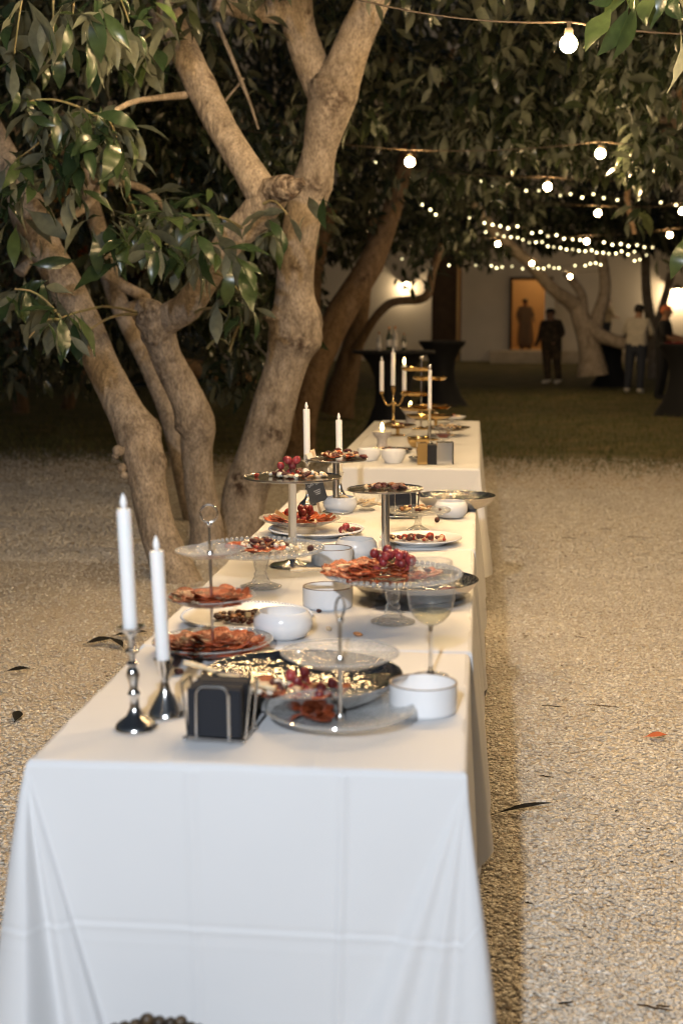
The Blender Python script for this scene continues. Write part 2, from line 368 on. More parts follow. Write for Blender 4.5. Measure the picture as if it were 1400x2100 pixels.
def big_mesh(name, V, F, m, tone=None, smooth=False):
    # V (n,3), F (k,3|4) numpy
    me = bpy.data.meshes.new(name); n = len(V); k, s = F.shape
    me.vertices.add(n); me.vertices.foreach_set('co', np.ascontiguousarray(V, dtype=np.float32).ravel())
    me.loops.add(k*s); me.loops.foreach_set('vertex_index', np.ascontiguousarray(F, dtype=np.int32).ravel())
    me.polygons.add(k); me.polygons.foreach_set('loop_start', np.arange(0, k*s, s, dtype=np.int32)); me.polygons.foreach_set('loop_total', np.full(k, s, dtype=np.int32))
    if smooth: me.polygons.foreach_set('use_smooth', np.ones(k, dtype=bool))
    me.materials.append(m)
    if tone is not None:
        at = me.attributes.new('tone', 'FLOAT', 'POINT'); at.data.foreach_set('value', np.ascontiguousarray(tone, dtype=np.float32))
    me.update(calc_edges=True); me.validate(); return me

def catmull(P, n):
    # P: list of vectors of any length -> n samples per span
    P = [np.array(p, float) for p in P]; P = [2*P[0]-P[1]]+P+[2*P[-1]-P[-2]]; out = []
    for i in range(1, len(P)-2):
        a, b, c, d = P[i-1:i+3]
        for j in range(n):
            t = j/n; out.append(.5*((2*b)+(-a+c)*t+(2*a-5*b+4*c-d)*t*t+(-a+3*b-3*c+d)*t**3))
    out.append(P[-2]); return out

def limb(mb, P, seg=8, n=18, rough=.06, knots=(), cap=True, seed=0, dark0=0):
    """P: (x,y,z,r). knots: (index in 0..len-1, angle, size, spread)"""
    S = catmull(P, seg); pts = [Vector(s[:3]) for s in S]; rs = [s[3] for s in S]; k = len(pts)
    vs = []; tn = []; up = None
    for i, p in enumerate(pts):
        t = (pts[min(i+1, k-1)]-pts[max(i-1, 0)]).normalized()
        up = Vector((0, -1, 0.001)) if up is None else up
        up = (up-t*up.dot(t)).normalized(); b = t.cross(up)
        for j in range(n):
            a = 2*math.pi*j/n; d = up*math.cos(a)+b*math.sin(a)
            q = p+d*rs[i]; nz = mnoise.noise(q*3.1+Vector((seed, 0, 0)))*.6+mnoise.noise(q*9+Vector((0, seed, 0)))*.4
            rr = rs[i]*(1+rough*1.25*nz+.012*mnoise.noise(q*28)); dark = .9*max(0, mnoise.noise(q*6+Vector((3, seed, 9)))-.34)/.4
            for (ki, ka, ks, kw) in knots:
                dx = (i/seg-ki)/kw; da = math.atan2(math.sin(a-ka), math.cos(a-ka))/.75
                g = math.exp(-dx*dx-da*da); rr += rs[i]*ks*g*(1+.5*mnoise.noise(q*25)); dark = max(dark, g)
                ring = math.exp(-(dx*1.5)**2); rr += rs[i]*ks*.18*ring; dark = max(dark, ring*.45)
            vs.append(p+d*rr); tn.append(max(dark, dark0))
    fs = []
    for i in range(k-1):
        for j in range(n):
            j2 = (j+1) % n; fs.append((i*n+j, i*n+j2, (i+1)*n+j2, (i+1)*n+j))
    if cap: fs.append(tuple(range((k-1)*n, k*n))); fs.append(tuple(range(n-1, -1, -1)))
    o = len(mb.v); mb.v += [tuple(v) for v in vs]; mb.f += [tuple(x+o for x in f) for f in fs]; mb.tone += tn
    return pts, rs
def limb_px(mb, P, **k):
    """P: (px,py,depth Y,radius px)"""
    Q = []
    for (x, y, Y, r) in P:
        p = at_y(x, y, Y); Q.append((*p, r*mpp(p)))
    return limb(mb, Q, **k)

# ================================================================ THE GROUND
def ground_sheet(name, x0, x1, y0, y1, z, m, nx=2, ny=2):
    xs = np.linspace(x0, x1, nx); ys = np.linspace(y0, y1, ny); V = np.array([(x, y, z) for y in ys for x in xs])
    F = np.array([(j*nx+i, j*nx+i+1, (j+1)*nx+i+1, (j+1)*nx+i) for j in range(ny-1) for i in range(nx-1)])
    return tag(link(name, big_mesh(name, V, F, m)), kind='structure')
ground_sheet('ground', -120, 120, -60, 200, -0.0025, M['gravel_ground'])
# the lawn begins about fifteen metres away with an uneven front edge
nx = 60; xs = np.linspace(-60, 60, nx); V = []; F = []
fine = np.concatenate([[-60, -30], np.linspace(-14, 14, 56), [30, 60]])
for j in range(2):
    for x in fine:
        e = 12.6
        V.append((x, (e, 120)[j], -.001))
k = len(fine); F = np.array([(i, i+1, k+i+1, k+i) for i in range(k-1)])
tag(link('lawn', big_mesh('lawn', np.array(V), F, M['lawn'])), kind='structure')

# loose limestone chips, thickest near the camera
ico = bmesh.new(); bmesh.ops.create_icosphere(ico, subdivisions=1, radius=1)
IV = np.array([v.co[:] for v in ico.verts]); IF = np.array([[v.index for v in f.verts] for f in ico.faces]); ico.free()
OV = np.array([(1, 0, 0), (-1, 0, 0), (0, 1, 0), (0, -1, 0), (0, 0, 1), (0, 0, -1.)]); OF = np.array([(0, 2, 4), (2, 1, 4), (1, 3, 4), (3, 0, 4), (2, 0, 5), (1, 2, 5), (3, 1, 5), (0, 3, 5)])
def chips(n, xr, yr, size, test, zlift, IV=IV, IF=IF):
    x = rng.uniform(*xr, n*3); y = yr[0]+(yr[1]-yr[0])*rng.random(n*3)**1.15
    ok = test(x, y); x = x[ok][:n]; y = y[ok][:n]; n = len(x)
    s = rng.uniform(size[0], size[1], n)*(1+.5*(rng.random(n) < .05))
    V = IV[None]*rng.uniform(.72, 1.22, (n, len(IV), 1))*np.stack([np.ones(n), rng.uniform(.6, .95, n), rng.uniform(.25, .42, n)], 1)[:, None]*s[:, None, None]
    a = rng.uniform(0, 2*np.pi, n); tx = rng.normal(0, .22, n); ty = rng.normal(0, .22, n)
    c, q = np.cos(a), np.sin(a)
    X = V[..., 0]*c[:, None]-V[..., 1]*q[:, None]; Y = V[..., 0]*q[:, None]+V[..., 1]*c[:, None]; Z = V[..., 2]
    Y, Z = Y*np.cos(tx)[:, None]-Z*np.sin(tx)[:, None], Y*np.sin(tx)[:, None]+Z*np.cos(tx)[:, None]
    X, Z = X*np.cos(ty)[:, None]+Z*np.sin(ty)[:, None], -X*np.sin(ty)[:, None]+Z*np.cos(ty)[:, None]
    P = np.stack([X+x[:, None], Y+y[:, None], Z+rng.uniform(-.004, zlift, n)[:, None]], -1)
    T = np.repeat(rng.random(n), len(IV))
    return P.reshape(-1, 3), (IF[None]+len(IV)*np.arange(n)[:, None, None]).reshape(-1, 3), T
def fade(y): return rng.random(len(y)) < np.clip(1-(y-12.2)/3.6, .03, 1)
def vis_right(x, y): return (x > -.25) & (x < .62+.165*(y-2.7)) & fade(y)
def vis_left(x, y): return (x < -.60) & (x > -.55-.40*(y-.2)) & fade(y)
sets = [chips(30000, (-.25, 1.4), (2.45, 4.6), (.0048, .0092), vis_right, .002), chips(34000, (-.25, 2.2), (4.6, 8.5), (.0058, .0102), vis_right, .002),
        chips(15000, (-2.6, -.6), (2.9, 5.2), (.006, .0105), vis_left, .003), chips(20000, (-4.6, -.6), (5.2, 8.8), (.007, .012), vis_left, .003, OV, OF),
        chips(30000, (-.25, 4), (8.3, 15.5), (.010, .017), vis_right, .002, OV, OF), chips(45000, (-8, -.6), (8.5, 16), (.011, .018), vis_left, .002, OV, OF)]
o = 0; Vs = []; Fs = []; Ts = []
for (a, b, c) in sets: Vs.append(a); Fs.append(b+o); Ts.append(c); o += len(a)
tag(link('gravel', big_mesh('gravel', np.concatenate(Vs), np.concatenate(Fs), M['stones'], np.concatenate(Ts))), kind='stuff', label='loose pale limestone chips covering the ground beside the table')
# grass blades
n = 70000; y = 13.3+17*rng.random(n)**1.6; x = rng.uniform(-1, 1, n)*(1.5+.42*y)+.3*0-.05*y
h = rng.uniform(.03, .075, n); a = rng.uniform(0, 6.28, n); lx = rng.normal(0, .025, n); ly = rng.normal(0, .025, n); wd = rng.uniform(.003, .008, n)
keep = (y > 14.9-.06*x+rng.normal(0, .8, n)); x, y, h, a, lx, ly, wd = (q[keep] for q in (x, y, h, a, lx, ly, wd)); n = len(x)
V = np.stack([np.stack([x-wd*np.cos(a), y-wd*np.sin(a), np.full(n, -.01)], 1), np.stack([x+wd*np.cos(a), y+wd*np.sin(a), np.full(n, -.01)], 1), np.stack([x+lx, y+ly, h], 1)], 1).reshape(-1, 3)
tag(link('grass', big_mesh('grass', V, np.arange(3*n).reshape(-1, 3), M['blades'], np.repeat(rng.random(n), 3))), kind='stuff', label='short worn grass of the dim lawn behind the tables')

# ================================================================ TABLES AND CLOTHS
TZ = 0.75
def smooth01(t): t = np.clip(t, 0, 1); return t*t*(3-2*t)
def cloth_mesh(x0, x1, y0, y1, ztop, drop, seed, front='cone', side_amp=.02, hem_side=None, back_amp=.02):
    """a cloth over a box: the top sheet rolls over a rounded edge into four hanging sides"""
    r = .010; W = x1-x0; L = y1-y0
    nxf = 260; nyl = max(60, int(L/.014)); nt = 150
    top = []
    # perimeter, starting at the front-left corner, going right, back, left, forward
    per = []
    for i in range(nxf): per.append((x0+W*i/nxf, y0, 0, i/nxf*W, W))
    for i in range(nyl): per.append((x1, y0+L*i/nyl, 1, i/nyl*L, L))
    for i in range(nxf): per.append((x1-W*i/nxf, y1, 2, i/nxf*W, W))
    for i in range(nyl): per.append((x0, y1-L*i/nyl, 3, i/nyl*L, L))
    N = [Vector((0, -1, 0)), Vector((1, 0, 0)), Vector((0, 1, 0)), Vector((-1, 0, 0))]
    V = []; F = []; k = len(per)
    nz = lambda a, b, c=0.0: mnoise.noise(Vector((a+seed*7.3, b, c)))
    rows = []
    tv = [0, .35, .7, 1.0]
    def ztopf(x, y):
        z = ztop+.0022*nz(x*4, y*4)+.0009*nz(x*14, y*9)
        # pressed fold lines
        for cx in (x0+W*.33, x0+W*.66): z += .0012*math.exp(-((x-cx)/.006)**2)
        for cyy in np.arange(y0+.42, y1, .46): z += .0014*math.exp(-((y-cyy)/.007)**2)*(1+.5*nz(x*3, y))
        return z
    # rows going round the edge (roll-over) and down
    for t in range(nt+4):
        row = []
        for (px_, py_, sd, s, L_) in per:
            nrm = N[sd]
            if s == 0:
                nrm = (N[sd]+N[(sd-1) % 4]).normalized()
            d = 0.0
            if t < 4:
                a = math.pi/2*(t/4); off = -r+r*math.sin(a); z = ztopf(px_, py_)-r+r*math.cos(a); dz = 0
            else:
                q = (t-4)/(nt-1); dz = q*drop
                if hem_side is not None and sd in (1, 3): dz = q*(hem_side+.05*nz(s*1.7, 3.1)+.03*nz(s*5, 1.1)+ (.10 if sd == 1 else 0)*max(0, math.cos(s*4.3+seed)) **6)
                z = ztop-r-dz; off = .001
                u_l = s/max(dz, .02); u_r = (L_-s)/max(dz, .02)
                if sd == 0 and front == 'cone':
                    # left corner: a fold stands out from the corner to a line leaning inwards
                    f = smooth01((.275-u_l)/.016)
                    c1 = .50+.5*math.cos((u_l-.19)/.075*math.pi) if abs(u_l-.19) < .075 else 0
                    c0 = smooth01((.12-u_l)/.10)
                    off += dz*(.065*f*(.45+.55*c1)+.15*c0)+.004*f*min(1, dz/.05)
                    g = smooth01((.42-u_r)/.16)
                    c2 = math.exp(-((u_r-.13)/.055)**2); c3 = math.exp(-((u_r-.31)/.08)**2); c5 = smooth01((.06-u_r)/.06)
                    off += dz*(.025*g+.04*c2+.04*c3+.03*c5)
                    # slight slack of the flat panel and its pressed creases
                    off += .006*nz(s*3.2, dz*2.5)*min(1, dz*6)+.0025*nz(s*9, dz*4)
                    off += .0034*math.exp(-((s-.285-.02*dz)/.010)**2)*(1 if dz < .5 else .6)+.0045*math.exp(-((s-.545+.02*dz)/.008)**2)
                    off += .0017*math.exp(-((dz-.282-.012*s)/.004)**2)-.0015*math.exp(-((dz-.275-.012*s)/.004)**2)
                    off += .0004*math.exp(-((dz-.31-.012*s)/.005)**2)
                else:
                    amp = side_amp if sd in (1, 3) else back_amp
                    wv = math.sin(s*9.5+seed*1.7+1.4*nz(s*1.3, 0))*.5+math.sin(s*17+seed+2*nz(s*2, 1))*.3+.6*nz(s*4.2, dz*1.2)
                    off += amp*smooth01(dz/.45)*(wv+.55)+.02*dz
                    cf = math.exp(-(min(s, L_-s)/max(.30*dz, .01))**2)
                    off += (.15 if (sd == 3 and s > L_/2 and front == 'cone') else .07)*dz*cf
            row.append(len(V)); p = Vector((px_, py_, 0))+nrm*off
            V.append((p.x, p.y, z))
        rows.append(row)
    for A, B in zip(rows, rows[1:]):
        for i in range(k):
            j = (i+1) % k; F.append((A[i], B[i], B[j], A[j]))
    # the top sheet: grid whose border is row 0
    grid = {}
    first = rows[0]
    def border(i, j):
        if j == 0 and i < nxf: return first[i]
        if i == nxf and j < nyl: return first[nxf+j]
        if j == nyl and i > 0: return first[nxf+nyl+(nxf-i)]
        if i == 0 and j > 0: return first[2*nxf+nyl+(nyl-j)]
    xi0, xi1, yi0, yi1 = x0+r, x1-r, y0+r, y1-r
    for j in range(nyl+1):
        for i in range(nxf+1):
            b = border(i, j)
            if b is None:
                x = x0+W*i/nxf; y = y0+L*j/nyl; x = min(max(x, xi0), xi1); y = min(max(y, yi0), yi1)
                b = len(V); V.append((x, y, ztopf(x, y)))
            grid[i, j] = b
    for j in range(nyl):
        for i in range(nxf): F.append((grid[i, j], grid[i+1, j], grid[i+1, j+1], grid[i, j+1]))
    me = big_mesh('tablecloth', np.array(V), np.array(F), M['cloth'], smooth=True)
    return me
def banquet_table(y0, y1, label):
    t = thing('banquet_table', label, 'table', ((X0+X1)/2, (y0+y1)/2, 0), group='folding tables under the white cloths')
    mb = MB().box((0, 0, TZ-.022), (.735, y1-y0, .03)); part('tabletop', mb, M['tabletop'], t, False)
    for sx in (-1, 1):
        for sy in (-1, 1):
            mb = MB().tube([(sx*.30, sy*((y1-y0)/2-.15), -.01), (sx*.30, sy*((y1-y0)/2-.15), TZ-.037)], .014, 10); part('leg', mb, M['legmetal'], t)
A = at_z(40, 1571, TZ); B = at_z(957, 1571, TZ); Y0 = (A.y+B.y)/2; X0, X1 = A.x, B.x
YJ = at_z(965, 1341, TZ).y; YK = at_z(965, 1132, TZ).y; YE = at_z(970, 1012, TZ).y; YF = at_z(840, 959, TZ).y; YG = at_z(840, 862, TZ).y; XF0 = at_z(692, 959, TZ).x; XF1 = at_z(984, 959, TZ).x
print('table', X0, X1, Y0, YJ, YK, YE, YF, YG, XF0, XF1)
L_hid = 'folding table hidden under a floor length white cloth'
banquet_table(Y0+.015, Y0+1.5, L_hid); banquet_table(Y0+1.55, YE-.015, L_hid); banquet_table(YF+.015, YG-.015, L_hid)
def cloth(x0, x1, y0, y1, z, drop, seed, label, **k):
    return tag(link('tablecloth', cloth_mesh(x0, x1, y0, y1, z, drop, seed, **k)), label, 'tablecloth', 'white tablecloths along the buffet')
cloth(X0, X1, Y0, YJ+.7, TZ, .66, 1, 'white tablecloth hanging over the front end of the nearest table, with pressed fold lines', hem_side=.56, side_amp=.012)
cloth(X0-.004, X1+.005, YJ, YK+.06, TZ+.004, .5, 2, 'white tablecloth lying over the middle of the near run, its edge behind the wine glass', front='', hem_side=.46, side_amp=.022)
cloth(X0-.007, X1+.009, YK, YE, TZ+.008, .45, 3, 'white tablecloth on the far end of the near run, under the tall silver cake stands', front='', hem_side=.44, side_amp=.028)
cloth(XF0, XF1, YF, YG, TZ, .55, 4, 'warm lit white tablecloth on the separate far table with the gold tiered stands', front='', hem_side=.52, side_amp=.03)

# ================================================================ TREES
def leaf_shape(L, W, bend, fold, petiole, curl=0):
    # one leaf along +Y with a folded midrib, drooping by bend; petiole included
    V = []; F = []; ns = 6; prof = [.12, .55, .88, 1.0, .82, .42, .03]
    p = Vector((0, 0, 0)); a = .25
    V += [(-.0018, 0, 0), (.0018, 0, 0)]
    pos = Vector((0, petiole*math.cos(a), petiole*math.sin(a)))
    for i, q in enumerate(prof):
        hw = W/2*q; z = fold*hw; cw = curl*math.sin(i*1.7)*hw
        V += [(pos.x-hw, pos.y, pos.z+z+cw), (pos.x, pos.y, pos.z), (pos.x+hw, pos.y, pos.z+z-cw)]
        a -= bend/ns; pos = pos+Vector((0, math.cos(a), math.sin(a)))*(L/ns)
    F.append((0, 1, 3)); F.append((0, 3, 2)); F.append((1, 4, 3))
    for i in range(ns):
        b = 2+3*i; F += [(b, b+1, b+4, b+3), (b+1, b+2, b+5, b+4)]
    return V, F
LEAVES = []
for i in range(8):
    L = random.uniform(.17, .27); V, F = leaf_shape(L, L*random.uniform(.30, .42), random.uniform(.25, 1.3), random.uniform(.05, .45), random.uniform(.03, .06), random.uniform(-.2, .25))
    mb = MB().add(V, F); LEAVES.append(mb.mesh('leaf', M['leaf'], True, 80))
LOWLEAF = [leaf_shape(.19, .062, .7, .3, .02), leaf_shape(.16, .05, 1.0, .2, .02), leaf_shape(.22, .078, .4, .25, .02)]
LOWTRI = []
for V, F in LOWLEAF:
    T = []
    for f in F:
        T.append(f[:3]);
        if len(f) == 4: T.append((f[0], f[2], f[3]))
    LOWTRI.append((np.array(V), np.array(T)))
def leaf_basis(d, roll):
    """d: direction of the leaf axis (n,3) -> rotation matrices with columns x,y,z, z as upward as can be"""
    y = d/np.linalg.norm(d, axis=1, keepdims=True); up = np.tile([0., 0, 1], (len(d), 1))
    x = np.cross(y, up); x /= np.linalg.norm(x, axis=1, keepdims=True)+1e-9; z = np.cross(x, y)
    c, s = np.cos(roll)[:, None], np.sin(roll)[:, None]
    return np.stack([x*c+z*s, y, -x*s+z*c], 2)
BULBS = []   # (px, py, Y) of the lamps seen in the picture; twigs there were trimmed
def foliage(pos, dirs, scale, roll):
    Vs = []; Fs = []; Ts = []; o = 0
    B = leaf_basis(dirs, roll); kind = rng.integers(0, len(LOWTRI), len(pos))
    for k, (LV, LF) in enumerate(LOWTRI):
        m = kind == k; n = m.sum()
        if not n: continue
        P = np.einsum('nij,vj->nvi', B[m], LV)*scale[m][:, None, None]+pos[m][:, None]
        Vs.append(P.reshape(-1, 3)); Fs.append((LF[None]+len(LV)*np.arange(n)[:, None, None]).reshape(-1, 3)+o); Ts.append(np.repeat(rng.random(n), len(LV))); o += n*len(LV)
    return np.concatenate(Vs), np.concatenate(Fs), np.concatenate(Ts)
def sprays(centres, per, spread, droop):
    """rosettes of drooping leaves at each twig end"""
    n = len(centres); pos = np.repeat(centres, per, 0)+rng.normal(0, spread, (n*per, 3))
    a = rng.uniform(0, 6.283, n*per); el = rng.normal(-droop, .45, n*per)
    d = np.stack([np.cos(a)*np.cos(el), np.sin(a)*np.cos(el), np.sin(el)], 1)
    return pos, d
def trimmed(pos, rad=24):
    x, y = topx(pos); ok = np.ones(len(pos), bool)
    for (bx, by, bY) in TRIM: ok &= ~((np.hypot(x-bx, y-by+.05*FPX/pos[:, 1]) < 6+.085*FPX/pos[:, 1]) & (pos[:, 1] < bY+.2) & (pos[:, 1] > 9.8))
    for (bx, by, bY) in BULBS: ok &= ~((np.hypot(x-bx, (y-by+.06*FPX/pos[:, 1])*.75) < rad+.13*FPX/pos[:, 1]) & (pos[:, 1] < bY+.3))
    return ok
def crown(tree, blobs, twigs, per, spread=.07, droop=.7, m='leafdim', name='crown', size=(.6, 1.05), zmin=2.0, clear=None):
    """blobs: (centre, radii, share) ; leaves sit in clumps near the blobs' skins and inside"""
    C = []
    tot = sum(b[2] for b in blobs)
    for (c, r, sh) in blobs:
        k = int(1.35*twigs*sh/tot); u = rng.normal(size=(k, 3)); u /= np.linalg.norm(u, axis=1, keepdims=True)
        rad = rng.random(k)**.45; C.append(np.array(c)+u*rad[:, None]*np.array(r))
    C = np.concatenate(C); nzv = np.array([mnoise.noise(Vector(c)*.9) for c in C]); C = C[nzv > -.22]
    pos, d = sprays(C, per, spread, droop); ok = trimmed(pos) & (pos[:, 2] > zmin)
    if clear is not None: ok &= clear(pos)
    pos, d = pos[ok], d[ok]
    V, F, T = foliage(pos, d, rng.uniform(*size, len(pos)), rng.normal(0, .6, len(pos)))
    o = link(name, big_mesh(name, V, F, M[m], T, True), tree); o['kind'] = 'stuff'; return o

BULBS += [(1165, 90, 6.0), (840, 332, 10.7), (1230, 315, 10.7), (1122, 383, 13), (1225, 437, 16.5), (1398, 433, 16.5), (1202, 495, 20), (1372, 482, 20), (1020, 500, 22), (1090, 540, 26), (1168, 567, 27)]
TRIM = [(x, 310+110*((x-727)/640)-12*math.sin(math.pi*(x-727)/640), 19) for x in range(727, 1390, 24)]+[(x, y, 21) for x, y in ((865, 420), (893, 440))]+[(x, 450+ (x-960)*.16, 21) for x in range(960, 1345, 24)]+[(x, 475+(x-990)*.17, 22) for x in range(990, 1330, 24)]+[(x, 545, 24) for x in range(905, 1250, 24)]+[(783, 522, 24), (824, 531, 24)]
# ---- the pale barked tree beside the table
t1 = thing('tree', 'large pale barked tree with several leaning trunks standing left of the near table', 'tree', at_z(400, 1160, 0))
base = Vector(t1.location)
def tpart(name, build, m='bark', parent=t1, tone=True, angle=60):
    mb = MB(); build(mb); o = link(name, mb.mesh(name, M[m], True, angle, tone), parent, -Vector(parent.location)); return o
def b_left(mb):
    limb_px(mb, [(392, 1262, 7.9, 60.5), (352, 1165, 8.0, 43.7), (322, 1080, 8.05, 37.8), (302, 985, 8.1, 37.8), (284, 905, 8.15, 40.3), (250, 830, 8.25, 37.0), (210, 750, 8.4, 35.3), (176, 672, 8.5, 36.1), (135, 585, 8.6, 35.3), (92, 510, 8.7, 35.3), (62, 445, 8.8, 37.0), (22, 345, 8.9, 30.2), (-30, 250, 9, 28.6), (-90, 120, 9.1, 26.9)],
            seg=7, n=22, knots=[(4.2, 2.0, .28, .35), (3.4, 1.7, .22, .3), (9.7, 1.2, .3, .5), (6.6, -.3, .12, .25)], seed=1)
    for (x, y, r) in ((243, 925, 13), (250, 960, 11), (238, 935, 8), (255, 975, 9)):
        p = at_y(x, y, 8.05); mb.ball(p, r*mpp(p), 8, 6, jit=.15)
tpart('trunk', b_left)
def b_mid(mb):
    limb_px(mb, [(425, 1150, 9.0, 42.8), (424, 1080, 9.0, 34.4), (410, 1000, 9.0, 31.6), (404, 920, 8.95, 32.6), (404, 870, 8.9, 37.2), (376, 800, 8.85, 34.4), (345, 740, 8.8, 31.6), (328, 690, 8.75, 33.5), (318, 660, 8.7, 35.3), (296, 640, 8.7, 31.6), (280, 634, 8.7, 22.3)],
            seg=7, n=22, knots=[(4.1, -1.2, .22, .4), (7.2, -.6, .16, .4), (8.6, .3, .2, .5)], seed=2)
    limb_px(mb, [(322, 680, 8.75, 27.9), (345, 655, 8.7, 31.6), (385, 628, 8.6, 30.7), (412, 588, 8.5, 28.8), (440, 545, 8.4, 29.8), (478, 490, 8.3, 33.5), (520, 445, 8.25, 34.4), (548, 410, 8.2, 37.2), (572, 390, 8.2, 29.8), (592, 382, 8.18, 20.5)],
            seg=7, n=22, knots=[(6, 2.4, .18, .5), (7.6, -.5, .24, .5)], seed=3)
    limb_px(mb, [(556, 393, 8.15, 27), (584, 385, 8.05, 27), (600, 381, 8.03, 23), (603, 379, 8.02, 12), (622, 372, 8.0, 9)], seg=4, n=10, rough=.2, seed=4, dark0=.9)
    limb_px(mb, [(560, 415, 8.2, 27.9), (536, 392, 8.2, 34.4), (508, 348, 8.25, 31.6), (474, 295, 8.35, 30.7), (446, 245, 8.45, 30.7), (418, 190, 8.55, 30.7), (390, 130, 8.6, 30.7), (362, 72, 8.7, 30.7), (332, 10, 8.75, 31.6), (305, -60, 8.8, 31.6), (290, -160, 8.9, 30.7)],
            seg=7, n=22, knots=[(5.2, 1.2, .07, .2), (7.6, -.4, .08, .2), (1.2, -1.6, .06, .2)], seed=5)
tpart('trunk', b_mid)
def b_right(mb):
    limb_px(mb, [(478, 1170, 9.5, 57.0), (492, 1085, 9.55, 46.0), (506, 1000, 9.6, 45.1), (540, 915, 9.6, 47.8), (562, 830, 9.6, 45.1), (585, 755, 9.6, 42.3), (600, 700, 9.6, 48.8), (608, 655, 9.6, 49.7), (604, 600, 9.6, 40.5), (608, 530, 9.55, 38.6), (620, 450, 9.5, 38.6), (640, 380, 9.5, 40.5), (655, 310, 9.45, 35.0), (668, 250, 9.4, 42.3), (686, 190, 9.4, 46.0), (706, 140, 9.35, 40.5), (732, 70, 9.3, 36.8), (760, 10, 9.25, 35.0), (800, -80, 9.2, 33.1), (850, -200, 9.1, 31.3)],
            seg=7, n=24, knots=[(6.2, 2.2, .20, .5), (7.0, -1.5, .34, .45), (6.0, .4, .16, .4), (11.1, .3, .18, .3), (13.8, .2, .25, .9), (14.2, -1.0, .18, .5), (8.9, .2, .05, .15), (3.4, .5, .07, .2)], seed=6)
    limb_px(mb, [(672, 215, 9.42, 31.3), (652, 165, 9.42, 35.0), (630, 110, 9.4, 35.0), (612, 50, 9.4, 34.0), (606, -10, 9.4, 33.1), (600, -110, 9.4, 31.3)], seg=7, n=20, seed=7)
    limb_px(mb, [(618, 25, 9.4, 23.9), (575, 24, 9.35, 24.8), (520, 20, 9.3, 22.1), (474, 12, 9.25, 20.2), (440, 2, 9.2, 16.6)], seg=6, n=16, seed=8)
tpart('trunk', b_right)
def b_back(mb):
    limb_px(mb, [(400, 1075, 10.4, 22.2), (378, 980, 10.4, 20.7), (348, 860, 10.45, 19.2), (305, 750, 10.5, 19.2), (262, 660, 10.5, 20.0), (232, 590, 10.6, 19.2), (205, 480, 10.7, 17.8), (180, 380, 10.8, 16.3), (160, 240, 10.9, 14.8)], seg=6, n=16, seed=9)
    limb_px(mb, [(250, 640, 10.5, 14.8), (300, 615, 10.5, 12.6), (260, 590, 10.4, 11.8), (215, 560, 10.4, 10.4)], seg=5, n=12, seed=10)
    for P in ([(40, 560, 8.9, 13.3), (105, 470, 9.1, 10.4), (180, 420, 9.3, 8.9), (230, 340, 9.5, 8.1)], [(380, 195, 8.55, 8.1), (330, 200, 8.2, 6.7), (270, 210, 7.6, 5.9), (205, 245, 7.1, 5.2)],
              [(190, 370, 9.2, 8.1), (290, 385, 9.1, 7.4), (350, 440, 9.0, 6.7)], [(445, 45, 9.6, 3.7), (480, 130, 9.6, 4.5), (512, 210, 9.6, 3.0), (530, 265, 9.6, 2.2)], [(455, 215, 9.6, 2.2), (500, 160, 9.7, 2.5)]):
        limb_px(mb, P, seg=5, n=8, seed=11)
tpart('trunk', b_back)

# leafy twigs: rosettes at twig tips, each leaf its own part (the nearest 290), the rest one mass
nleaf = [0]
def put_leaf(p, d, sc, parent, base_, roll=None):
    n = nleaf[0]; nleaf[0] += 1
    o = bpy.data.objects.new('leaf', random.choice(LEAVES)); col.objects.link(o); o.parent = parent
    B = leaf_basis(np.array([d]), np.array([roll if isinstance(roll, float) else random.gauss(0, .5)]))[0]
    if roll == 'face':
        y = np.array(d)/np.linalg.norm(d); z = np.array((CAM-Vector(p)).normalized())+rng.normal(0, .45, 3); z = z-y*(z@y); z /= np.linalg.norm(z); B = np.stack([np.cross(y, z), y, z], 1)
    mt = Matrix(B.tolist()).to_4x4(); mt.translation = Vector(p)-base_
    o.matrix_local = mt @ Matrix.Scale(sc, 4)
clusters = [(70, 20, 6.3, 6), (150, 30, 6.4, 7), (215, 5, 6.5, 6), (205, 60, 6.6, 5), (110, 95, 6.6, 4), (20, 120, 6.3, 4), (265, 45, 6.9, 4), (60, 205, 6.8, 8), (120, 225, 6.8, 9), (175, 240, 6.9, 10), (205, 250, 7.0, 12), (240, 275, 7.0, 9),
            (30, 330, 6.9, 8), (95, 310, 6.9, 7), (150, 320, 6.9, 8), (60, 390, 7.0, 7), (140, 385, 7.0, 7), (190, 300, 6.9, 7), (240, 330, 7.2, 6), (330, 440, 7.4, 9), (375, 445, 7.4, 11), (420, 480, 7.4, 10), (400, 400, 7.6, 5), (290, 480, 7.3, 9), (250, 460, 7.3, 7), (200, 460, 7.2, 6),
            (340, 500, 7.3, 9), (390, 505, 7.4, 9), (450, 505, 7.5, 9), (490, 520, 7.6, 6), (255, 520, 7.3, 5), (590, 440, 8.0, 5), (560, 450, 8.0, 4), (30, 450, 7.1, 5), (50, 590, 6.9, 5), (30, 615, 6.9, 4), (85, 640, 6.9, 5), (125, 650, 6.9, 8), (150, 640, 6.9, 6), (455, 600, 7.9, 4), (490, 600, 8.0, 8), (520, 630, 8.0, 5), (440, 540, 7.8, 7),
            (310, 25, 7.2, 4), (330, 110, 8.9, 5), (250, 130, 7.8, 7), (210, 120, 7.6, 6), (300, 90, 7.8, 6)]
def twig_px(mb, a, b, r0=3.4, r1=1.5, sag=.04, n=6):
    A = at_y(*a); B = at_y(*b); pts = []
    for i in range(n+1):
        t = i/n; p = A.lerp(B, t); p.z += sag*math.sin(math.pi*t)+.012*mnoise.noise(p*6); pts.append(p)
    mb.tube(pts, [(r0+(r1-r0)*i/n)*mpp(pts[0]) for i in range(n+1)], 6)
M['twig'] = mat('green_twig', (.15, .16, .07), .6, c2=(.20, .15, .08), nscale=12)
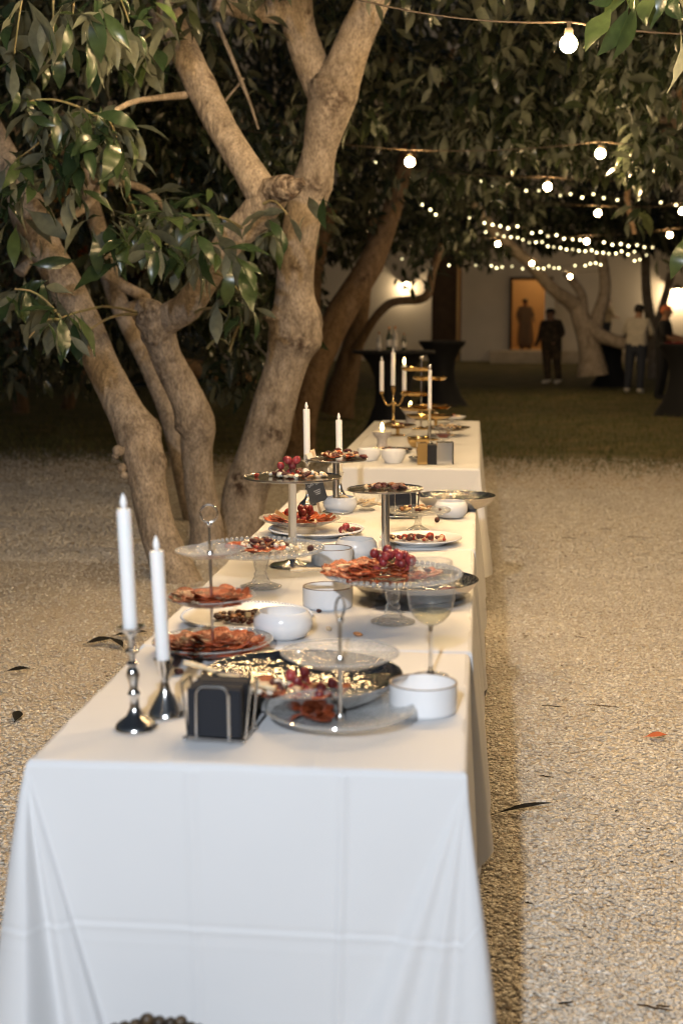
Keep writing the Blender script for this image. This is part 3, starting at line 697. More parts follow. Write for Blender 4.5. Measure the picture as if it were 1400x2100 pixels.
tw = MB()
for a, b in (((205, 245, 7.1), (60, 205, 6.8)), ((205, 245, 7.1), (30, 330, 6.9)), ((205, 245, 7.1), (240, 280, 7.0)), ((280, 640, 8.6), (125, 650, 6.9)), ((280, 645, 8.6), (165, 690, 7.0)), ((125, 650, 6.9), (30, 590, 6.8)), ((125, 655, 6.9), (60, 690, 6.8)),
             ((500, 470, 8.2), (375, 445, 7.4)), ((440, 540, 8.3), (340, 500, 7.3)), ((540, 420, 8.1), (590, 440, 8.0)), ((430, 560, 8.4), (500, 610, 8.0)), ((400, 640, 8.5), (470, 650, 8.1)), ((180, 380, 9.3), (150, 320, 6.9)), ((100, 470, 9.1), (95, 380, 7.0)), ((230, 340, 9.4), (290, 470, 7.3)),
             ((160, -60, 6.6), (150, 30, 6.4)), ((60, -60, 6.5), (30, 110, 6.3)), ((215, -50, 6.7), (265, 45, 6.9)), ((110, -50, 6.6), (110, 150, 6.6)), ((350, 60, 8.7), (250, 120, 7.7)), ((470, 720, 8.2), (500, 660, 8.1)), ((425, 715, 8.3), (470, 705, 8.2))): twig_px(tw, a, b)
o = link('twigs', tw.mesh('twigs', M['twig']), t1, -base); o.name = 'twig'; 
for (x, y, Y, k) in clusters:
    c = at_y(x, y, Y)
    k = max(3, round(k*.86))
    a0 = random.uniform(0, 6.28)
    for i in range(k):
        a = a0+i*2.4; el = random.gauss(-.75, .5); d = (math.cos(a)*math.cos(el), math.sin(a)*math.cos(el)*.8, math.sin(el))
        put_leaf(c+Vector((random.gauss(0, .035), random.gauss(0, .05), random.gauss(0, .03))), d, random.uniform(.6, 1.12), t1, base)
# the leaves past three hundred, in the same rosettes and between them
C = []
for (x, y, Y, k) in clusters:
    for _ in range(0 if (y > 490 and x > 230) else 2): C.append(tuple(at_y(x+random.gauss(0, 26), y+random.gauss(0, 22), Y+random.uniform(-.1, .7))))
pos, d = sprays(np.array(C), 4, .05, .75); V, F, T = foliage(pos, d, rng.uniform(.65, 1.15, len(pos)), rng.normal(0, .6, len(pos)))
lm = big_mesh('leaves', V, F, M['leaf'], T, True); o = link('leaf_sprays', lm, t1, -base); o['kind'] = 'stuff'
# deeper foliage of the same tree
def B_(px, py, Y, rx, rz, ry, sh): p = at_y(px, py, Y); return (tuple(p), (rx, ry, rz), sh)
def clear_trunks(pos):
    x, y = topx(pos); return ~((x > 560) & (x < 760) & (pos[:, 1] < 10.2) & (y > -40)) & ~((pos[:, 1] < 9.2) & (y > 690))
o = crown(t1, [B_(60, 60, 11, 1.2, .9, .9, 1), B_(300, 120, 11.5, 1.4, 1.0, .9, 1.3), B_(500, 150, 11.2, 1.1, 1.1, .8, 1.2), B_(150, 450, 11.2, 1.2, .6, .7, .6), B_(430, 420, 11.3, .9, 1.0, .6, .9), B_(60, 650, 11.5, .9, .6, .7, .6), B_(480, 700, 11.2, .5, .5, .5, .35), B_(560, 350, 11, .5, .9, .5, .4), B_(160, -140, 8.5, 1.8, .7, 2.0, 1.2), B_(700, -160, 8.5, 1.6, .5, 1.6, .7)], 900, 9, m='leafdim', zmin=.9, clear=clear_trunks)
o.location = -base

# ---- the overhanging twig at the upper right, near the camera
ob = thing('overhanging_branch', 'leafy branch tip hanging into the top right corner in front of the festoon bulb', 'branch', at_y(1330, -140, 4.6))
bb = Vector(ob.location); mb = MB()
def pth(P): return [at_y(*p) for p in P]
mb.tube([p-bb for p in pth([(1500, -420, 4.6), (1400, -260, 4.6), (1330, -110, 4.55), (1255, 15, 4.5), (1225, 55, 4.5), (1196, 100, 4.5)])], [.010, .009, .008, .006, .0045, .003], 8)
mb.tube([p-bb for p in pth([(1345, -130, 4.55), (1390, -10, 4.5), (1420, 60, 4.5)])], [.006, .005, .003], 8)
part('twig', mb, M['twig'], ob)
def dirpx(a, b): v = at_y(*b)-at_y(*a); return tuple(v)
for (a, b, s) in (((1262, 5, 4.5), (1205, 105, 4.42), .95), ((1290, 0, 4.5), (1246, 110, 4.45), .85), ((1300, -10, 4.5), (1268, 140, 4.45), 1.0), ((1330, -25, 4.5), (1328, 52, 4.4), .8), ((1262, -20, 4.5), (1235, 12, 4.4), .6), ((1290, -60, 4.5), (1300, 30, 4.6), .8),
                 ((1370, -20, 4.5), (1396, 30, 4.4), .7), ((1395, 60, 4.7), (1375, 150, 4.7), .8), ((1370, -60, 4.5), (1345, 20, 4.5), .7), ((1240, -60, 4.5), (1260, 0, 4.4), .7), ((1400, -20, 4.5), (1420, 60, 4.5), .9), ((1310, -80, 4.5), (1270, -10, 4.5), .9)):
    put_leaf(at_y(*a), dirpx(a, b), s*.85, ob, bb, 'face')
ob2 = thing('overhanging_branch', 'dark leaf sprig hanging at the right edge below the fairy lights', 'branch', at_y(1440, 380, 6.0)); bb2 = Vector(ob2.location)
mb = MB(); mb.tube([p-bb2 for p in pth([(1460, 200, 6), (1430, 400, 6), (1405, 480, 6)])], [.007, .006, .003], 8); part('twig', mb, M['twig'], ob2)
for (a, b, s) in (((1402, 480, 6), (1378, 570, 5.9), .75), ((1425, 460, 6), (1412, 570, 5.9), .75), ((1440, 330, 6), (1405, 410, 6), .7)):
    put_leaf(at_y(*a), dirpx(a, b), s, ob2, bb2, 'face')

# ---- trees further back, each with its own trunks and crown
def far_tree(label, trunks, blobs, twigs, per, base_px, bark='dimbrownbark', **k):
    t = thing('tree', label, 'tree', at_z(*base_px, 0), group='trees in the dark garden'); b = Vector(t.location)
    for P in trunks:
        mb = MB(); limb_px(mb, P, seg=6, n=14, rough=.1, seed=random.random()*50); link('trunk', mb.mesh('trunk', M[bark], True, 60, True), t, -b)
    if twigs:
        o = crown(t, blobs, twigs, per, **k); o.location = -b
    return t
far_tree('dim brown trunk close behind the pale tree, right of its rightmost trunk', [[(612, 945, 15.5, 40), (618, 900, 15.5, 30), (632, 820, 15.6, 26), (655, 740, 15.8, 26), (700, 640, 16, 30), (760, 540, 16.2, 26), (800, 440, 16.4, 20), (840, 300, 16.6, 16)], [(655, 745, 15.8, 20), (640, 640, 16, 18), (650, 540, 16.2, 15), (680, 430, 16.3, 12)], [(585, 900, 15.4, 26), (590, 860, 15.4, 18), (560, 790, 15.4, 14), (440, 765, 15.2, 20), (330, 745, 15, 16)]],
         [B_(640, 330, 17, 2.0, 2.2, 1.5, 1), B_(780, 160, 17, 2.2, 2.0, 1.5, 1.2), B_(560, 560, 17.5, 1.0, 1.6, 1, .5)], 520, 10, (620, 930), zmin=1.6)
far_tree('brown forked tree standing left of the lit wall lamp', [[(690, 850, 21, 36), (705, 780, 21, 28), (726, 700, 21, 22), (742, 620, 21, 17), (752, 540, 21, 15), (765, 440, 21, 12)], [(745, 600, 21, 12), (775, 520, 21, 9), (800, 430, 21, 7)], [(700, 800, 21, 16), (740, 700, 20.8, 10), (795, 625, 20.6, 9), (870, 610, 20.5, 9), (885, 560, 20.5, 8), (905, 500, 20.5, 7)]],
         [B_(820, 400, 22, 2.4, 1.4, 1.6, 1), B_(720, 430, 22, 1.4, 1.4, 1.2, .6), B_(900, 180, 20, 2.6, 2.0, 2, 1.3), B_(860, 500, 23, .9, .5, .8, .25), B_(960, 520, 24, .7, .5, .8, .2)], 620, 9, (695, 845), zmin=2.35)
far_tree('pale leaning tree whose low limbs stretch in front of the lit doorway', [[(1215, 770, 30, 32), (1210, 720, 30, 24), (1190, 650, 30, 19), (1175, 625, 30, 16), (1130, 590, 29.5, 13), (1085, 540, 29, 12), (1040, 500, 28.5, 12), (1005, 465, 28, 11), (960, 400, 27, 9)], [(1205, 720, 30, 20), (1225, 650, 30, 15), (1240, 590, 30, 12), (1230, 500, 30, 10)], [(1200, 660, 30, 16), (1235, 690, 29.8, 14), (1290, 705, 29.5, 12), (1330, 690, 29.4, 10)], [(1195, 640, 30, 12), (1190, 600, 30.2, 9), (1160, 560, 30.4, 8)]],
         [B_(1060, 420, 30, 3.0, 1.1, 2, 1), B_(985, 545, 31, .8, .5, .8, .12), B_(1150, 520, 31, 1.6, .5, 1, .3), B_(1290, 540, 29, 1.2, .6, 1, .3), B_(1240, 470, 31, 3.0, .9, 2, .8), B_(1080, 250, 28, 4.0, 1.6, 2, 1.3)], 640, 8, (1215, 765), bark='bark', size=(1.0, 1.6), zmin=3.0)
far_tree('tall tree at the right with leaf sprays hanging round the festoon bulbs', [[(1510, 900, 16, 60), (1500, 700, 16, 48), (1470, 450, 15, 40), (1400, 150, 13.5, 26), (1250, -60, 12, 20)], [(1300, 480, 12, 5), (1285, 400, 12, 6), (1300, 300, 12, 7), (1290, 150, 12, 9)], [(930, 180, 14, 9), (850, 140, 14, 8), (760, 105, 14, 7)], [(930, 100, 14, 5), (900, 150, 14, 6), (860, 145, 14, 7)]],
         [B_(1240, 120, 12.0, 1.6, .8, 1.4, 1.3), B_(1000, 160, 13.5, 1.7, 1.1, 1.4, 1.4), B_(1400, 200, 11, .9, 1.1, 1.4, 1.0), B_(860, 60, 13, 1.4, .8, 1.2, .8), B_(1330, 330, 10.8, .25, .45, .4, .32), B_(1150, 300, 12.5, 1.0, .45, .8, .6), B_(1400, 560, 18, .9, .4, .8, .2)], 900, 9, (1505, 880), zmin=2.2, size=(.6, 1.05))
far_tree('slim pale trunks rising behind the guests at the right edge', [[(1340, 800, 36, 14), (1335, 680, 36, 11), (1325, 600, 36, 10), (1322, 520, 36, 9)], [(1338, 690, 36, 10), (1360, 620, 36, 8), (1375, 560, 36, 8)]], [B_(1330, 480, 37, 3, 1.2, 2, 1)], 260, 8, (1340, 770), bark='bark', size=(1.1, 1.7), zmin=3.2)
far_tree('dark tree deep in the left background', [[(45, 880, 22, 20), (40, 800, 22, 16), (20, 640, 22, 15), (40, 480, 22, 13)], [(130, 870, 23, 15), (150, 800, 23, 12), (190, 700, 23, 10)]], [B_(40, 560, 17, 2.2, 1.6, 1.5, 1), B_(250, 640, 18.5, 1.6, 1.2, 1.2, .8), B_(120, 250, 17, 3.0, 2.0, 1.6, 1), B_(450, 500, 18, 1.6, 2.0, 1.2, .9)], 640, 9, (45, 875), zmin=.5)
# the garden's far hedge and canopy, a mass nobody could count
pos = np.stack([rng.uniform(-30, 30, 16000), rng.uniform(33, 39, 16000), 0*np.zeros(16000)], 1); pos[:, 2] = rng.uniform(3.6, 13, 16000)
left = pos[:, 0] < -6.2; pos[left, 2] = rng.uniform(.0, 13, left.sum()); pos[left, 1] -= 6
el = rng.normal(-.7, .4, len(pos)); a = rng.uniform(0, 6.28, len(pos)); d = np.stack([np.cos(a)*np.cos(el), np.sin(a)*np.cos(el), np.sin(el)], 1)
ok = trimmed(pos, 16); V, F, T = foliage(pos[ok], d[ok], rng.uniform(2.0, 3.4, ok.sum()), rng.normal(0, .6, ok.sum()))
tag(link('far_foliage', big_mesh('far_foliage', V, F, M['leafdim'], T, True)), kind='stuff', label='dark mass of far evergreen foliage closing the garden')

# ================================================================ LIGHTS STRUNG OVERHEAD
def bulb_meshes(r):
    mb = MB().ball((0, 0, 0), r, 14, 10); b = mb.mesh('bulb', M['bulb'])
    mb = MB().lathe([(0, r*.8), (r*.50, r*.80), (r*.52, r*1.0), (r*.46, r*1.6), (r*.42, r*1.7), (0, r*1.7)], 14); s = mb.mesh('socket', M['socket'])
    mb = MB().lathe([(0, r*1.7), (r*.22, r*1.7), (r*.2, r*2.4), (0, r*2.4)], 10); c = mb.mesh('cap', M['cable'])
    return b, s, c
BM = bulb_meshes(.036)
def festoon(label, pts, bulbs, sag=.10):
    """pts: cable path; bulbs: points of the bulbs' centres, hanging under the cable"""
    t = thing('festoon_lights', label, 'string lights', pts[0], group='festoon bulb strings across the garden'); b0 = Vector(pts[0])
    path = []
    for A, B in zip(pts, pts[1:]):
        for i in range(8): q = i/8; p = Vector(A).lerp(Vector(B), q); p.z -= sag*4*q*(1-q)*.3; path.append(p-b0)
    path.append(Vector(pts[-1])-b0); link('cable', MB().tube(path, .004, 6).mesh('cable', M['cable']), t)
    for p in bulbs:
        for nm, me in zip(('bulb', 'socket', 'cap'), BM): link(nm, me, t, Vector(p)-b0)
H = .036*2.4
def hang(px, py, Y): return at_y(px, py, Y)
def run(label, bl, left, right):
    P = [hang(*b) for b in bl]; off = Vector((0, 0, H))
    festoon(label, [Vector(left)]+[p+off for p in P]+[Vector(right)], P)
b1 = hang(1165, 90, 6.0)
# a run over the wire that crosses the top of the picture
S1 = [b1, at_y(1640, 110, 6.0), at_y(420, -70, 6.2), at_y(-120, -90, 6.4)]
off = Vector((0, 0, H))
festoon('nearest festoon cable crossing the top of the photo with one big lit bulb', [S1[3]+off+Vector((-1.5, .1, .2)), S1[3]+off, S1[2]+off, at_y(745, 2, 6.1), S1[0]+off, S1[1]+off, S1[1]+off+Vector((1.5, 0, .1))], S1[:3])
run('festoon cable with the bulb among leaf sprays and one at its left', [(840, 332, 10.7), (1230, 315, 10.7), (1620, 330, 10.7)], at_y(420, 250, 11), at_y(1900, 280, 10.7))
run('festoon cable whose bulb hangs against the upper row of fairy lights', [(1122, 383, 13), (1500, 390, 13), (740, 395, 13.2)], at_y(600, 330, 13.3), at_y(1800, 340, 13)) if False else None
run('festoon cable whose bulb hangs against the upper row of fairy lights', [(1122, 383, 13), (1500, 390, 13)], at_y(800, 340, 13.3), at_y(1800, 350, 13))
run('festoon cable with one bulb at the right edge and one left of it', [(1225, 437, 16.5), (1398, 433, 16.5), (1600, 430, 16.5)], at_y(1000, 400, 16.5), at_y(1800, 400, 16.5))
run('far festoon cable with three small bulbs level with the lower fairy lights', [(1020, 500, 21), (1202, 495, 20.5), (1372, 482, 20)], at_y(900, 470, 21), at_y(1500, 450, 20))
run('farthest festoon cable with two bulbs above the lit doorway', [(1090, 540, 26), (1168, 567, 27)], at_y(1000, 515, 26), at_y(1250, 550, 27))
# extra festoons added out of view to supply warm light
def added_overhead(y, xs, z, label):
    festoon(label, [(xs[0]-1.2, y, z+.2)]+[(x, y, z+H) for x in xs]+[(xs[-1]+1.2, y, z+.2)], [Vector((x, y, z)) for x in xs])
added_overhead(3.5, (.1, 1.3), 2.8, 'added festoon cable over the front of the near table above the view')
added_overhead(4.6, (-1.2, -.9, -.6, -.3, 0.0, .5, 1.2), 2.85, 'added festoon cable over the near table just above the view')
added_overhead(42.5, (-6, -4, -2, 0, 2, 4, 6, 8, 10, 12, 14), 5.6, 'added festoon cable before the house, high behind the foliage')  # hidden string added to light the house wall
added_overhead(7.0, (-1.3, -.4, .5, 1.4), 3.20, 'added festoon cable in front of the pale tree above the view')
added_overhead(24, (.5, 2.5, 4.5, 6.5), 6.8, 'added festoon cable high over the lawn behind the foliage')  # hidden string added to brighten the lawn
added_overhead(9.0, (.2, 1.2, 2.2, 3.2), 3.6, 'added festoon cable right of the pale tree above the view')

FM = [MB().ball((0, 0, 0), .016, 8, 6).mesh('bulb', M['fairy%d' % i]) for i in range(3)]
def fairy(label, P, Y):
    t = thing('fairy_lights', label, 'fairy lights', at_y(*P[0], Y), group='fairy light strings in the trees'); b0 = Vector(t.location)
    Q = [at_y(x, y, Y+.15*math.sin(i*.9))-b0 for i, (x, y) in enumerate(P)]
    link('wire', MB().tube([q+Vector((0, 0, .02)) for q in Q], .0025, 5).mesh('wire', M['cable']), t)
    for q in Q: link('bulb', FM[random.choices((0, 1, 2), (5, 3, 2))[0]], t, q)
zz = lambda L: [(940+a/3.043, 380+b/3.043) for a, b in L]
fairy('upper fairy light string sagging from the pale tree to the right edge', [(727, 310), (769, 333), (795, 338), (820, 343), (843, 345), (868, 353), (890, 355), (914, 362), (941, 361), (984, 372), (1008, 379), (1036, 380), (1056, 387), (1078, 391), (1104, 391), (1148, 401), (1169, 398), (1193, 405), (1216, 398), (1237, 406), (1265, 410), (1288, 405), (1307, 408), (1354, 415), (1385, 420)], 19)
fairy('second fairy light string running down to the right in a dense double row', [(865, 420), (882, 430), (893, 440)]+zz([(67, 203), (161, 235), (211, 246), (259, 254), (308, 268), (366, 256), (457, 298), (511, 291), (556, 317), (610, 311), (656, 333), (710, 337), (757, 340), (905, 356), (958, 371), (1010, 366), (1058, 379), (1112, 373), (1158, 386), (1208, 388)]), 21)
fairy('third fairy light string just below the dense double row', zz([(168, 291), (240, 305), (282, 318), (325, 323), (367, 328), (400, 338), (440, 358), (481, 355), (520, 354), (556, 380), (592, 385), (634, 390), (672, 400), (710, 400), (749, 409), (789, 411), (829, 405), (860, 420), (900, 421), (936, 427), (980, 425), (1015, 412), (1055, 432), (1095, 415), (1170, 435), (1129, 464), (1096, 471)]), 23)
fairy('lowest fairy light string, level above the doorway and the candelabra', [(783, 522), (824, 531), (861, 540), (920, 544)]+zz([(10, 503), (106, 499), (141, 508), (203, 503), (236, 516), (270, 510), (332, 506), (398, 520), (465, 515), (495, 519), (529, 519), (562, 504), (594, 516), (624, 516), (725, 501), (788, 501), (820, 489), (853, 485), (885, 496)]), 25)

# ================================================================ THE HOUSE
YW = 50
def atw(px, py): return at_y(px, py, YW)
def wall_piece(mb, px0, px1, z0, z1, th=.35, y=YW):
    a = at_y(px0, 651, y).x; b = at_y(px1, 651, y).x; mb.box(((a+b)/2, y+th/2, (z0+z1)/2), (b-a, th, z1-z0))
hs = thing('house', 'white plastered house at the far end of the lawn with an open lit doorway', 'house', (2, YW, 0))
hb = Vector(hs.location)
def hpart(name, mb, m, angle=30, sm=False): return link(name, mb.mesh(name, M[m], sm, angle), hs, -hb)
mb = MB(); zt = 7.5; zd0, zd1 = .39, atw(1080, 568).z
wall_piece(mb, 945, 1043, 0, zt); wall_piece(mb, 1131, 1900, 0, zt); wall_piece(mb, 1043, 1131, zd1, zt); wall_piece(mb, 1043, 1131, 0, zd0-.01); hpart('wall', mb, 'plaster')
mb = MB(); wall_piece(mb, 430, 884, 0, zt, .3, YW+.4); hpart('wall', mb, 'plaster')
mb = MB(); wall_piece(mb, 884.5, 944.5, 0, zt, .1, YW+.9); hpart('recess', mb, 'darkwood')
xa, xb = atw(1043, 651).x, atw(1131, 651).x
mb = MB()
for x in (xa+.05, xb-.05): mb.box((x, YW-.01, (zd0+zd1)/2), (.10, .46, zd1-zd0))
mb.box(((xa+xb)/2, YW-.01, zd1-.05), (xb-xa-.21, .46, .10)); hpart('door_frame', mb, 'darkwood')
mb = MB().box((xb-.10, YW-.27, 1.95), (.34, .05, 1.35)); mb.box((xb-.10, YW-.27, 2.64), (.38, .07, .04)); hpart('curtain', mb, 'candle')
mb = MB(); mb.box(((xa+xb)/2, YW+4.2, 2.2), (5, .1, 4.4)); mb.box(((xa+xb)/2-2.5, YW+2.3, 2.2), (.1, 3.8, 4.4)); mb.box(((xa+xb)/2+2.5, YW+2.3, 2.2), (.1, 3.8, 4.4)); mb.box(((xa+xb)/2, YW+2.3, 4.45), (5, 3.8, .1)); mb.box(((xa+xb)/2, YW+2.3, .33), (5, 3.8, .1)); hpart('room', mb, 'orange_wall')
pa, pb = at_y(1005, 700, 48).x, at_y(1290, 700, 48).x
mb = MB().box(((pa+pb)/2, 49, .19), (pb-pa, 1.98, .38)); st = tag(link('porch', mb.mesh('porch', M['stone'], False)), kind='structure')
mb = MB().box(((pa+pb)/2-.1, 47.8, .09), (pb-pa-.2, .40, .18)); tag(link('porch_step', mb.mesh('porch_step', M['stone'], False)), kind='structure')
def lamp_point(name, loc, e, c=(1, .72, .40), r=.06):
    l = bpy.data.lights.new(name, 'POINT'); l.energy = e; l.color = c; l.shadow_soft_size = r
    o = bpy.data.objects.new(name, l); col.objects.link(o); o.location = loc; return o
lamp_point('room_lamp_light', ((xa+xb)/2+.7, YW+2.6, 3.6), 65, (1, .62, .28), .15)
def wall_lamp(px, py, y, e, label):
    p = at_y(px, py, y); t = thing('wall_lamp', label, 'wall lamp', p, group='lit lamps on the house wall')
    part('bracket', MB().box((0, .13, .12), (.12, .10, .22)).tube([(0, .1, .16), (0, -.05, .18)], .02, 8), M['darkwood'], t)
    part('shade', MB().lathe([(.05, .20), (.16, .14), (.20, .04), (.19, .04), (.15, .13), (.04, .19)], 20), M['socket'], t)
    part('bulb', MB().ball((0, 0, .04), .08, 12, 8), M['lampglow'], t)
    o = lamp_point('wall_lamp_light', p+Vector((0, -.12, -.12)), e); return t
wall_lamp(832, 582, YW+.22, 30, 'lit lamp on the left wall, behind the forked tree')
wall_lamp(1388, 596, YW-.18, 80, 'lit lamp on the wall at the right edge behind the guests')

# cocktail tables in black stretch covers
def cocktail(px, py, label, r=.40):
    p = at_z(px, py, 0); t = thing('cocktail_table', label, 'cocktail table', p, group='cocktail tables in black stretch covers')
    prof = [(.43, -.01), (.40, .03), (.30, .20), (.22, .45), (.205, .60), (.225, .78), (.30, .95), (.385, 1.05), (r, 1.075), (r, 1.10)]
    mb = MB(); n = 40; o = 0
    for z_ in (0,):
        rows = []
        for (q, z) in prof:
            row = []
            for i in range(n):
                a = 2*math.pi*i/n; k = 1+(.10*(1-z/1.1)*math.cos(4*a)); row.append((q*k*math.cos(a), q*k*math.sin(a), z))
            rows.append(row)
        V = [v for r_ in rows for v in r_]; F = [(i*n+j, i*n+(j+1) % n, (i+1)*n+(j+1) % n, (i+1)*n+j) for i in range(len(prof)-1) for j in range(n)]; mb.add(V, F)
    part('cover', mb, M['black_cover'], t); part('top', MB().lathe([(0, 1.104), (r-.004, 1.104), (r-.001, 1.10)], 40), M['black_cover'], t); return p
ct1 = cocktail(905, 832, 'black draped cocktail table left of the doorway behind the far table')
ct2 = cocktail(806, 905, 'black draped cocktail table behind the candelabra with bottles on it', .5)
ct3 = cocktail(1398, 852, 'large black draped cocktail table at the right edge')
ct4 = cocktail(1252, 792, 'black draped cocktail table between the guests and the leaning tree')
bottle_prof = [(0, 0), (.036, 0), (.038, .01), (.038, .17), (.030, .20), (.014, .235), (.013, .29), (.0, .29)]
M['bottle'] = mat('dark_green_bottle', (.05, .06, .04), .08, spec=.8); M['bottle2'] = mat('clear_bottle', (.35, .33, .30), .08, spec=.8); M['label'] = mat('paper_label', (.6, .56, .5), .7); M['bcap'] = mat('copper_cap', (.5, .22, .08), .3, 1)
def bottle(px, p0, dx, dy, m, label, s=1):
    p = p0+Vector((dx, dy, 1.105)); t = thing('bottle', label, 'bottle', p, group='bottles on the black cocktail table')
    part('body', MB().lathe([(a*s, b*s) for a, b in bottle_prof], 18), M[m], t); part('label', MB().lathe([(.0386*s, .05*s), (.0386*s, .13*s)], 18), M['label'], t); part('cap', MB().lathe([(0, .30*s), (.015*s, .30*s), (.015*s, .262*s), (.0135*s, .262*s)], 12), M['bcap'], t)
for i, (dx, dy, m, l, s) in enumerate(((-.17, -.1, 'bottle2', 'clear bottle, leftmost on the cocktail table behind the candelabra', .75), (-.06, .05, 'bottle', 'dark bottle standing between two clear ones behind the candelabra', .95), (.02, -.08, 'bottle2', 'clear bottle, right of the dark one behind the candelabra', .98), (.12, .05, 'bottle', 'dark bottle, rightmost behind the candelabra', .7))): bottle(0, ct2, dx, dy, m, l, s)
M['redfab'] = mat('red_cloth', (.25, .02, .02), .7)
solo('serving_tray', MB().lathe([(0, 0), (.18, 0), (.20, .02), (.19, .02), (.175, .006), (0, .006)], 28), M['redfab'], 'red tray lying on the black cocktail table at the right edge', 'tray', ct3+Vector((-.12, -.05, 1.105)))
for i, dx in enumerate((-.02, .16)):
    t = thing('bottle', ('short clear bottle standing on the right edge cocktail table', 'taller clear bottle at the far right of the cocktail table')[i], 'bottle', ct3+Vector((dx+.05, .12, 1.105)), group='bottles on the right cocktail table')
    part('body', MB().lathe([(a*(.8+.2*i), b*(.8+.2*i)) for a, b in bottle_prof], 18), M['bottle2'], t)

# ================================================================ PEOPLE
M['skin'] = mat('skin', (.32, .18, .11), .5, sss=.1); M['hair'] = mat('dark_hair', (.012, .009, .007), .6); M['shirt'] = mat('pale_shirt', (.50, .45, .36), .8, c2=(.42, .38, .31), nscale=9); M['jeans'] = mat('dark_jeans', (.025, .03, .045), .85)
M['shoe'] = mat('white_shoes', (.6, .57, .52), .5); M['camo'] = mat('camouflage_cloth', (.025, .02, .012), .85, c2=(.075, .05, .028), nscale=9, detail=1); M['blackcloth'] = mat('black_cloth', (.012, .012, .014), .8); M['robe'] = mat('grey_brown_robe', (.20, .16, .12), .85); M['cap'] = mat('orange_cap', (.55, .16, .06), .7); M['cream'] = mat('cream_shirt', (.5, .42, .3), .8)
def person(label, loc, rz, h=1.75, wide=1.0, upper='shirt', lower='jeans', shoe='shoe', hair='hair', arms=None, robe=False, sleeve=.62):
    s = h/1.76
    J = {'pel': (0, 0, .95, .135, .10), 'belly': (0, 0, 1.10, .140, .10), 'chest': (0, .01, 1.30, .165, .11), 'neckb': (0, .015, 1.44, .085, .07), 'neck': (0, .0, 1.51, .055, .055), 'head': (0, -.015, 1.60, .076, .088), 'crown': (0, -.01, 1.69, .072, .082),
         'shl': (.165, .015, 1.415, .062, .06), 'shr': (-.165, .015, 1.415, .062, .06), 'hil': (.095, 0, .87, .092, .09), 'hir': (-.095, 0, .87, .092, .09),
         'knl': (.105, -.01, .49, .060, .062), 'knr': (-.11, .0, .49, .060, .062), 'anl': (.11, .02, .10, .043, .046), 'anr': (-.12, .03, .10, .043, .046), 'hel': (.11, .035, .045, .04, .04), 'her': (-.12, .045, .045, .04, .04), 'tol': (.125, -.14, .035, .042, .03), 'tor': (-.145, -.13, .035, .042, .03)}
    arms = arms or {'ell': (.235, .02, 1.15), 'wrl': (.215, -.16, 1.02), 'elr': (-.235, .03, 1.15), 'wrr': (-.22, -.12, .98)}
    for a in ('l', 'r'):
        e = Vector(arms['el'+a]); wv = Vector(arms['wr'+a]); J['el'+a] = (*e, .043, .043); J['wr'+a] = (*wv, .029, .026); d = (wv-e).normalized()
        J['ha'+a] = (*(wv+d*.07), .036, .020); J['fi'+a] = (*(wv+d*.15), .022, .012); J['th'+a] = (*(wv+d*.075+Vector((.0, -.045, .01))), .011, .011)
    if robe:
        J['knl'] = (.09, 0, .49, .13, .13); J['knr'] = (-.09, 0, .49, .13, .13); J['anl'] = (.09, 0, .12, .13, .13); J['anr'] = (-.09, 0, .12, .13, .13)
    E = [('pel', 'belly'), ('belly', 'chest'), ('chest', 'neckb'), ('neckb', 'neck'), ('neck', 'head'), ('head', 'crown'), ('chest', 'shl'), ('chest', 'shr'), ('shl', 'ell'), ('ell', 'wrl'), ('wrl', 'hal'), ('hal', 'fil'), ('hal', 'thl'), ('shr', 'elr'), ('elr', 'wrr'), ('wrr', 'har'), ('har', 'fir'), ('har', 'thr'), ('pel', 'hil'), ('hil', 'knl'), ('knl', 'anl'), ('anl', 'hel'), ('hel', 'tol'), ('pel', 'hir'), ('hir', 'knr'), ('knr', 'anr'), ('anr', 'her'), ('her', 'tor')]
    names = list(J); bm = bmesh.new(); sk = bm.verts.layers.skin.verify(); vm = {}
    for n_ in names:
        x, y, z, rx, ry = J[n_]; kf = 1.0 if n_ in ('head', 'crown', 'neck', 'thl', 'thr') else 1.32; v = bm.verts.new((x, y, z)); v[sk].radius = (rx*kf, ry*kf); v[sk].use_root = (n_ == 'pel'); vm[n_] = v
    for a, b in E: bm.edges.new((vm[a], vm[b]))
    me = bpy.data.meshes.new('person'); bm.to_mesh(me); bm.free()
    o = bpy.data.objects.new('person', me); col.objects.link(o)
    o.modifiers.new('s', 'SKIN').use_smooth_shade = True; q = o.modifiers.new('u', 'SUBSURF'); q.levels = 2; q.render_levels = 2
    dg = bpy.context.evaluated_depsgraph_get(); me2 = bpy.data.meshes.new_from_object(o.evaluated_get(dg)); bpy.data.objects.remove(o)
    me2.name = 'person'; me2.materials.clear()
    for k in ('skin', upper, lower, shoe): me2.materials.append(M[k])
    segs = {a: (Vector(J['el'+a][:3]), Vector(J['wr'+a][:3])) for a in 'lr'}
    for p in me2.polygons:
        c = p.center; mi = 1
        arm = 9
        for a in 'lr':
            A, B = segs[a]; tt = (c-A).dot(B-A)/((B-A).length_squared)
            if tt > 0 and (c-(A+(B-A)*min(tt, 1.6))).length < .085 and abs(c.x) > .12: arm = min(arm, -tt if False else tt); mi = 0 if tt > sleeve-.5 else 1
        if arm == 9:
            if c.z > 1.475: mi = 0
            elif c.z < .085 and True: mi = 3
            elif c.z < .955: mi = 2
        p.material_index = mi; p.use_smooth = True
    o = tag(link('person', me2, None, loc, (R(3), R(-2), rz), (s*wide, s*wide, s)), label, 'person', 'guests in the background')
    hd = MB().ball((0, .004, 1.655), .102, 16, 12, (.86, 1.02, .95)); keep = MB(); 
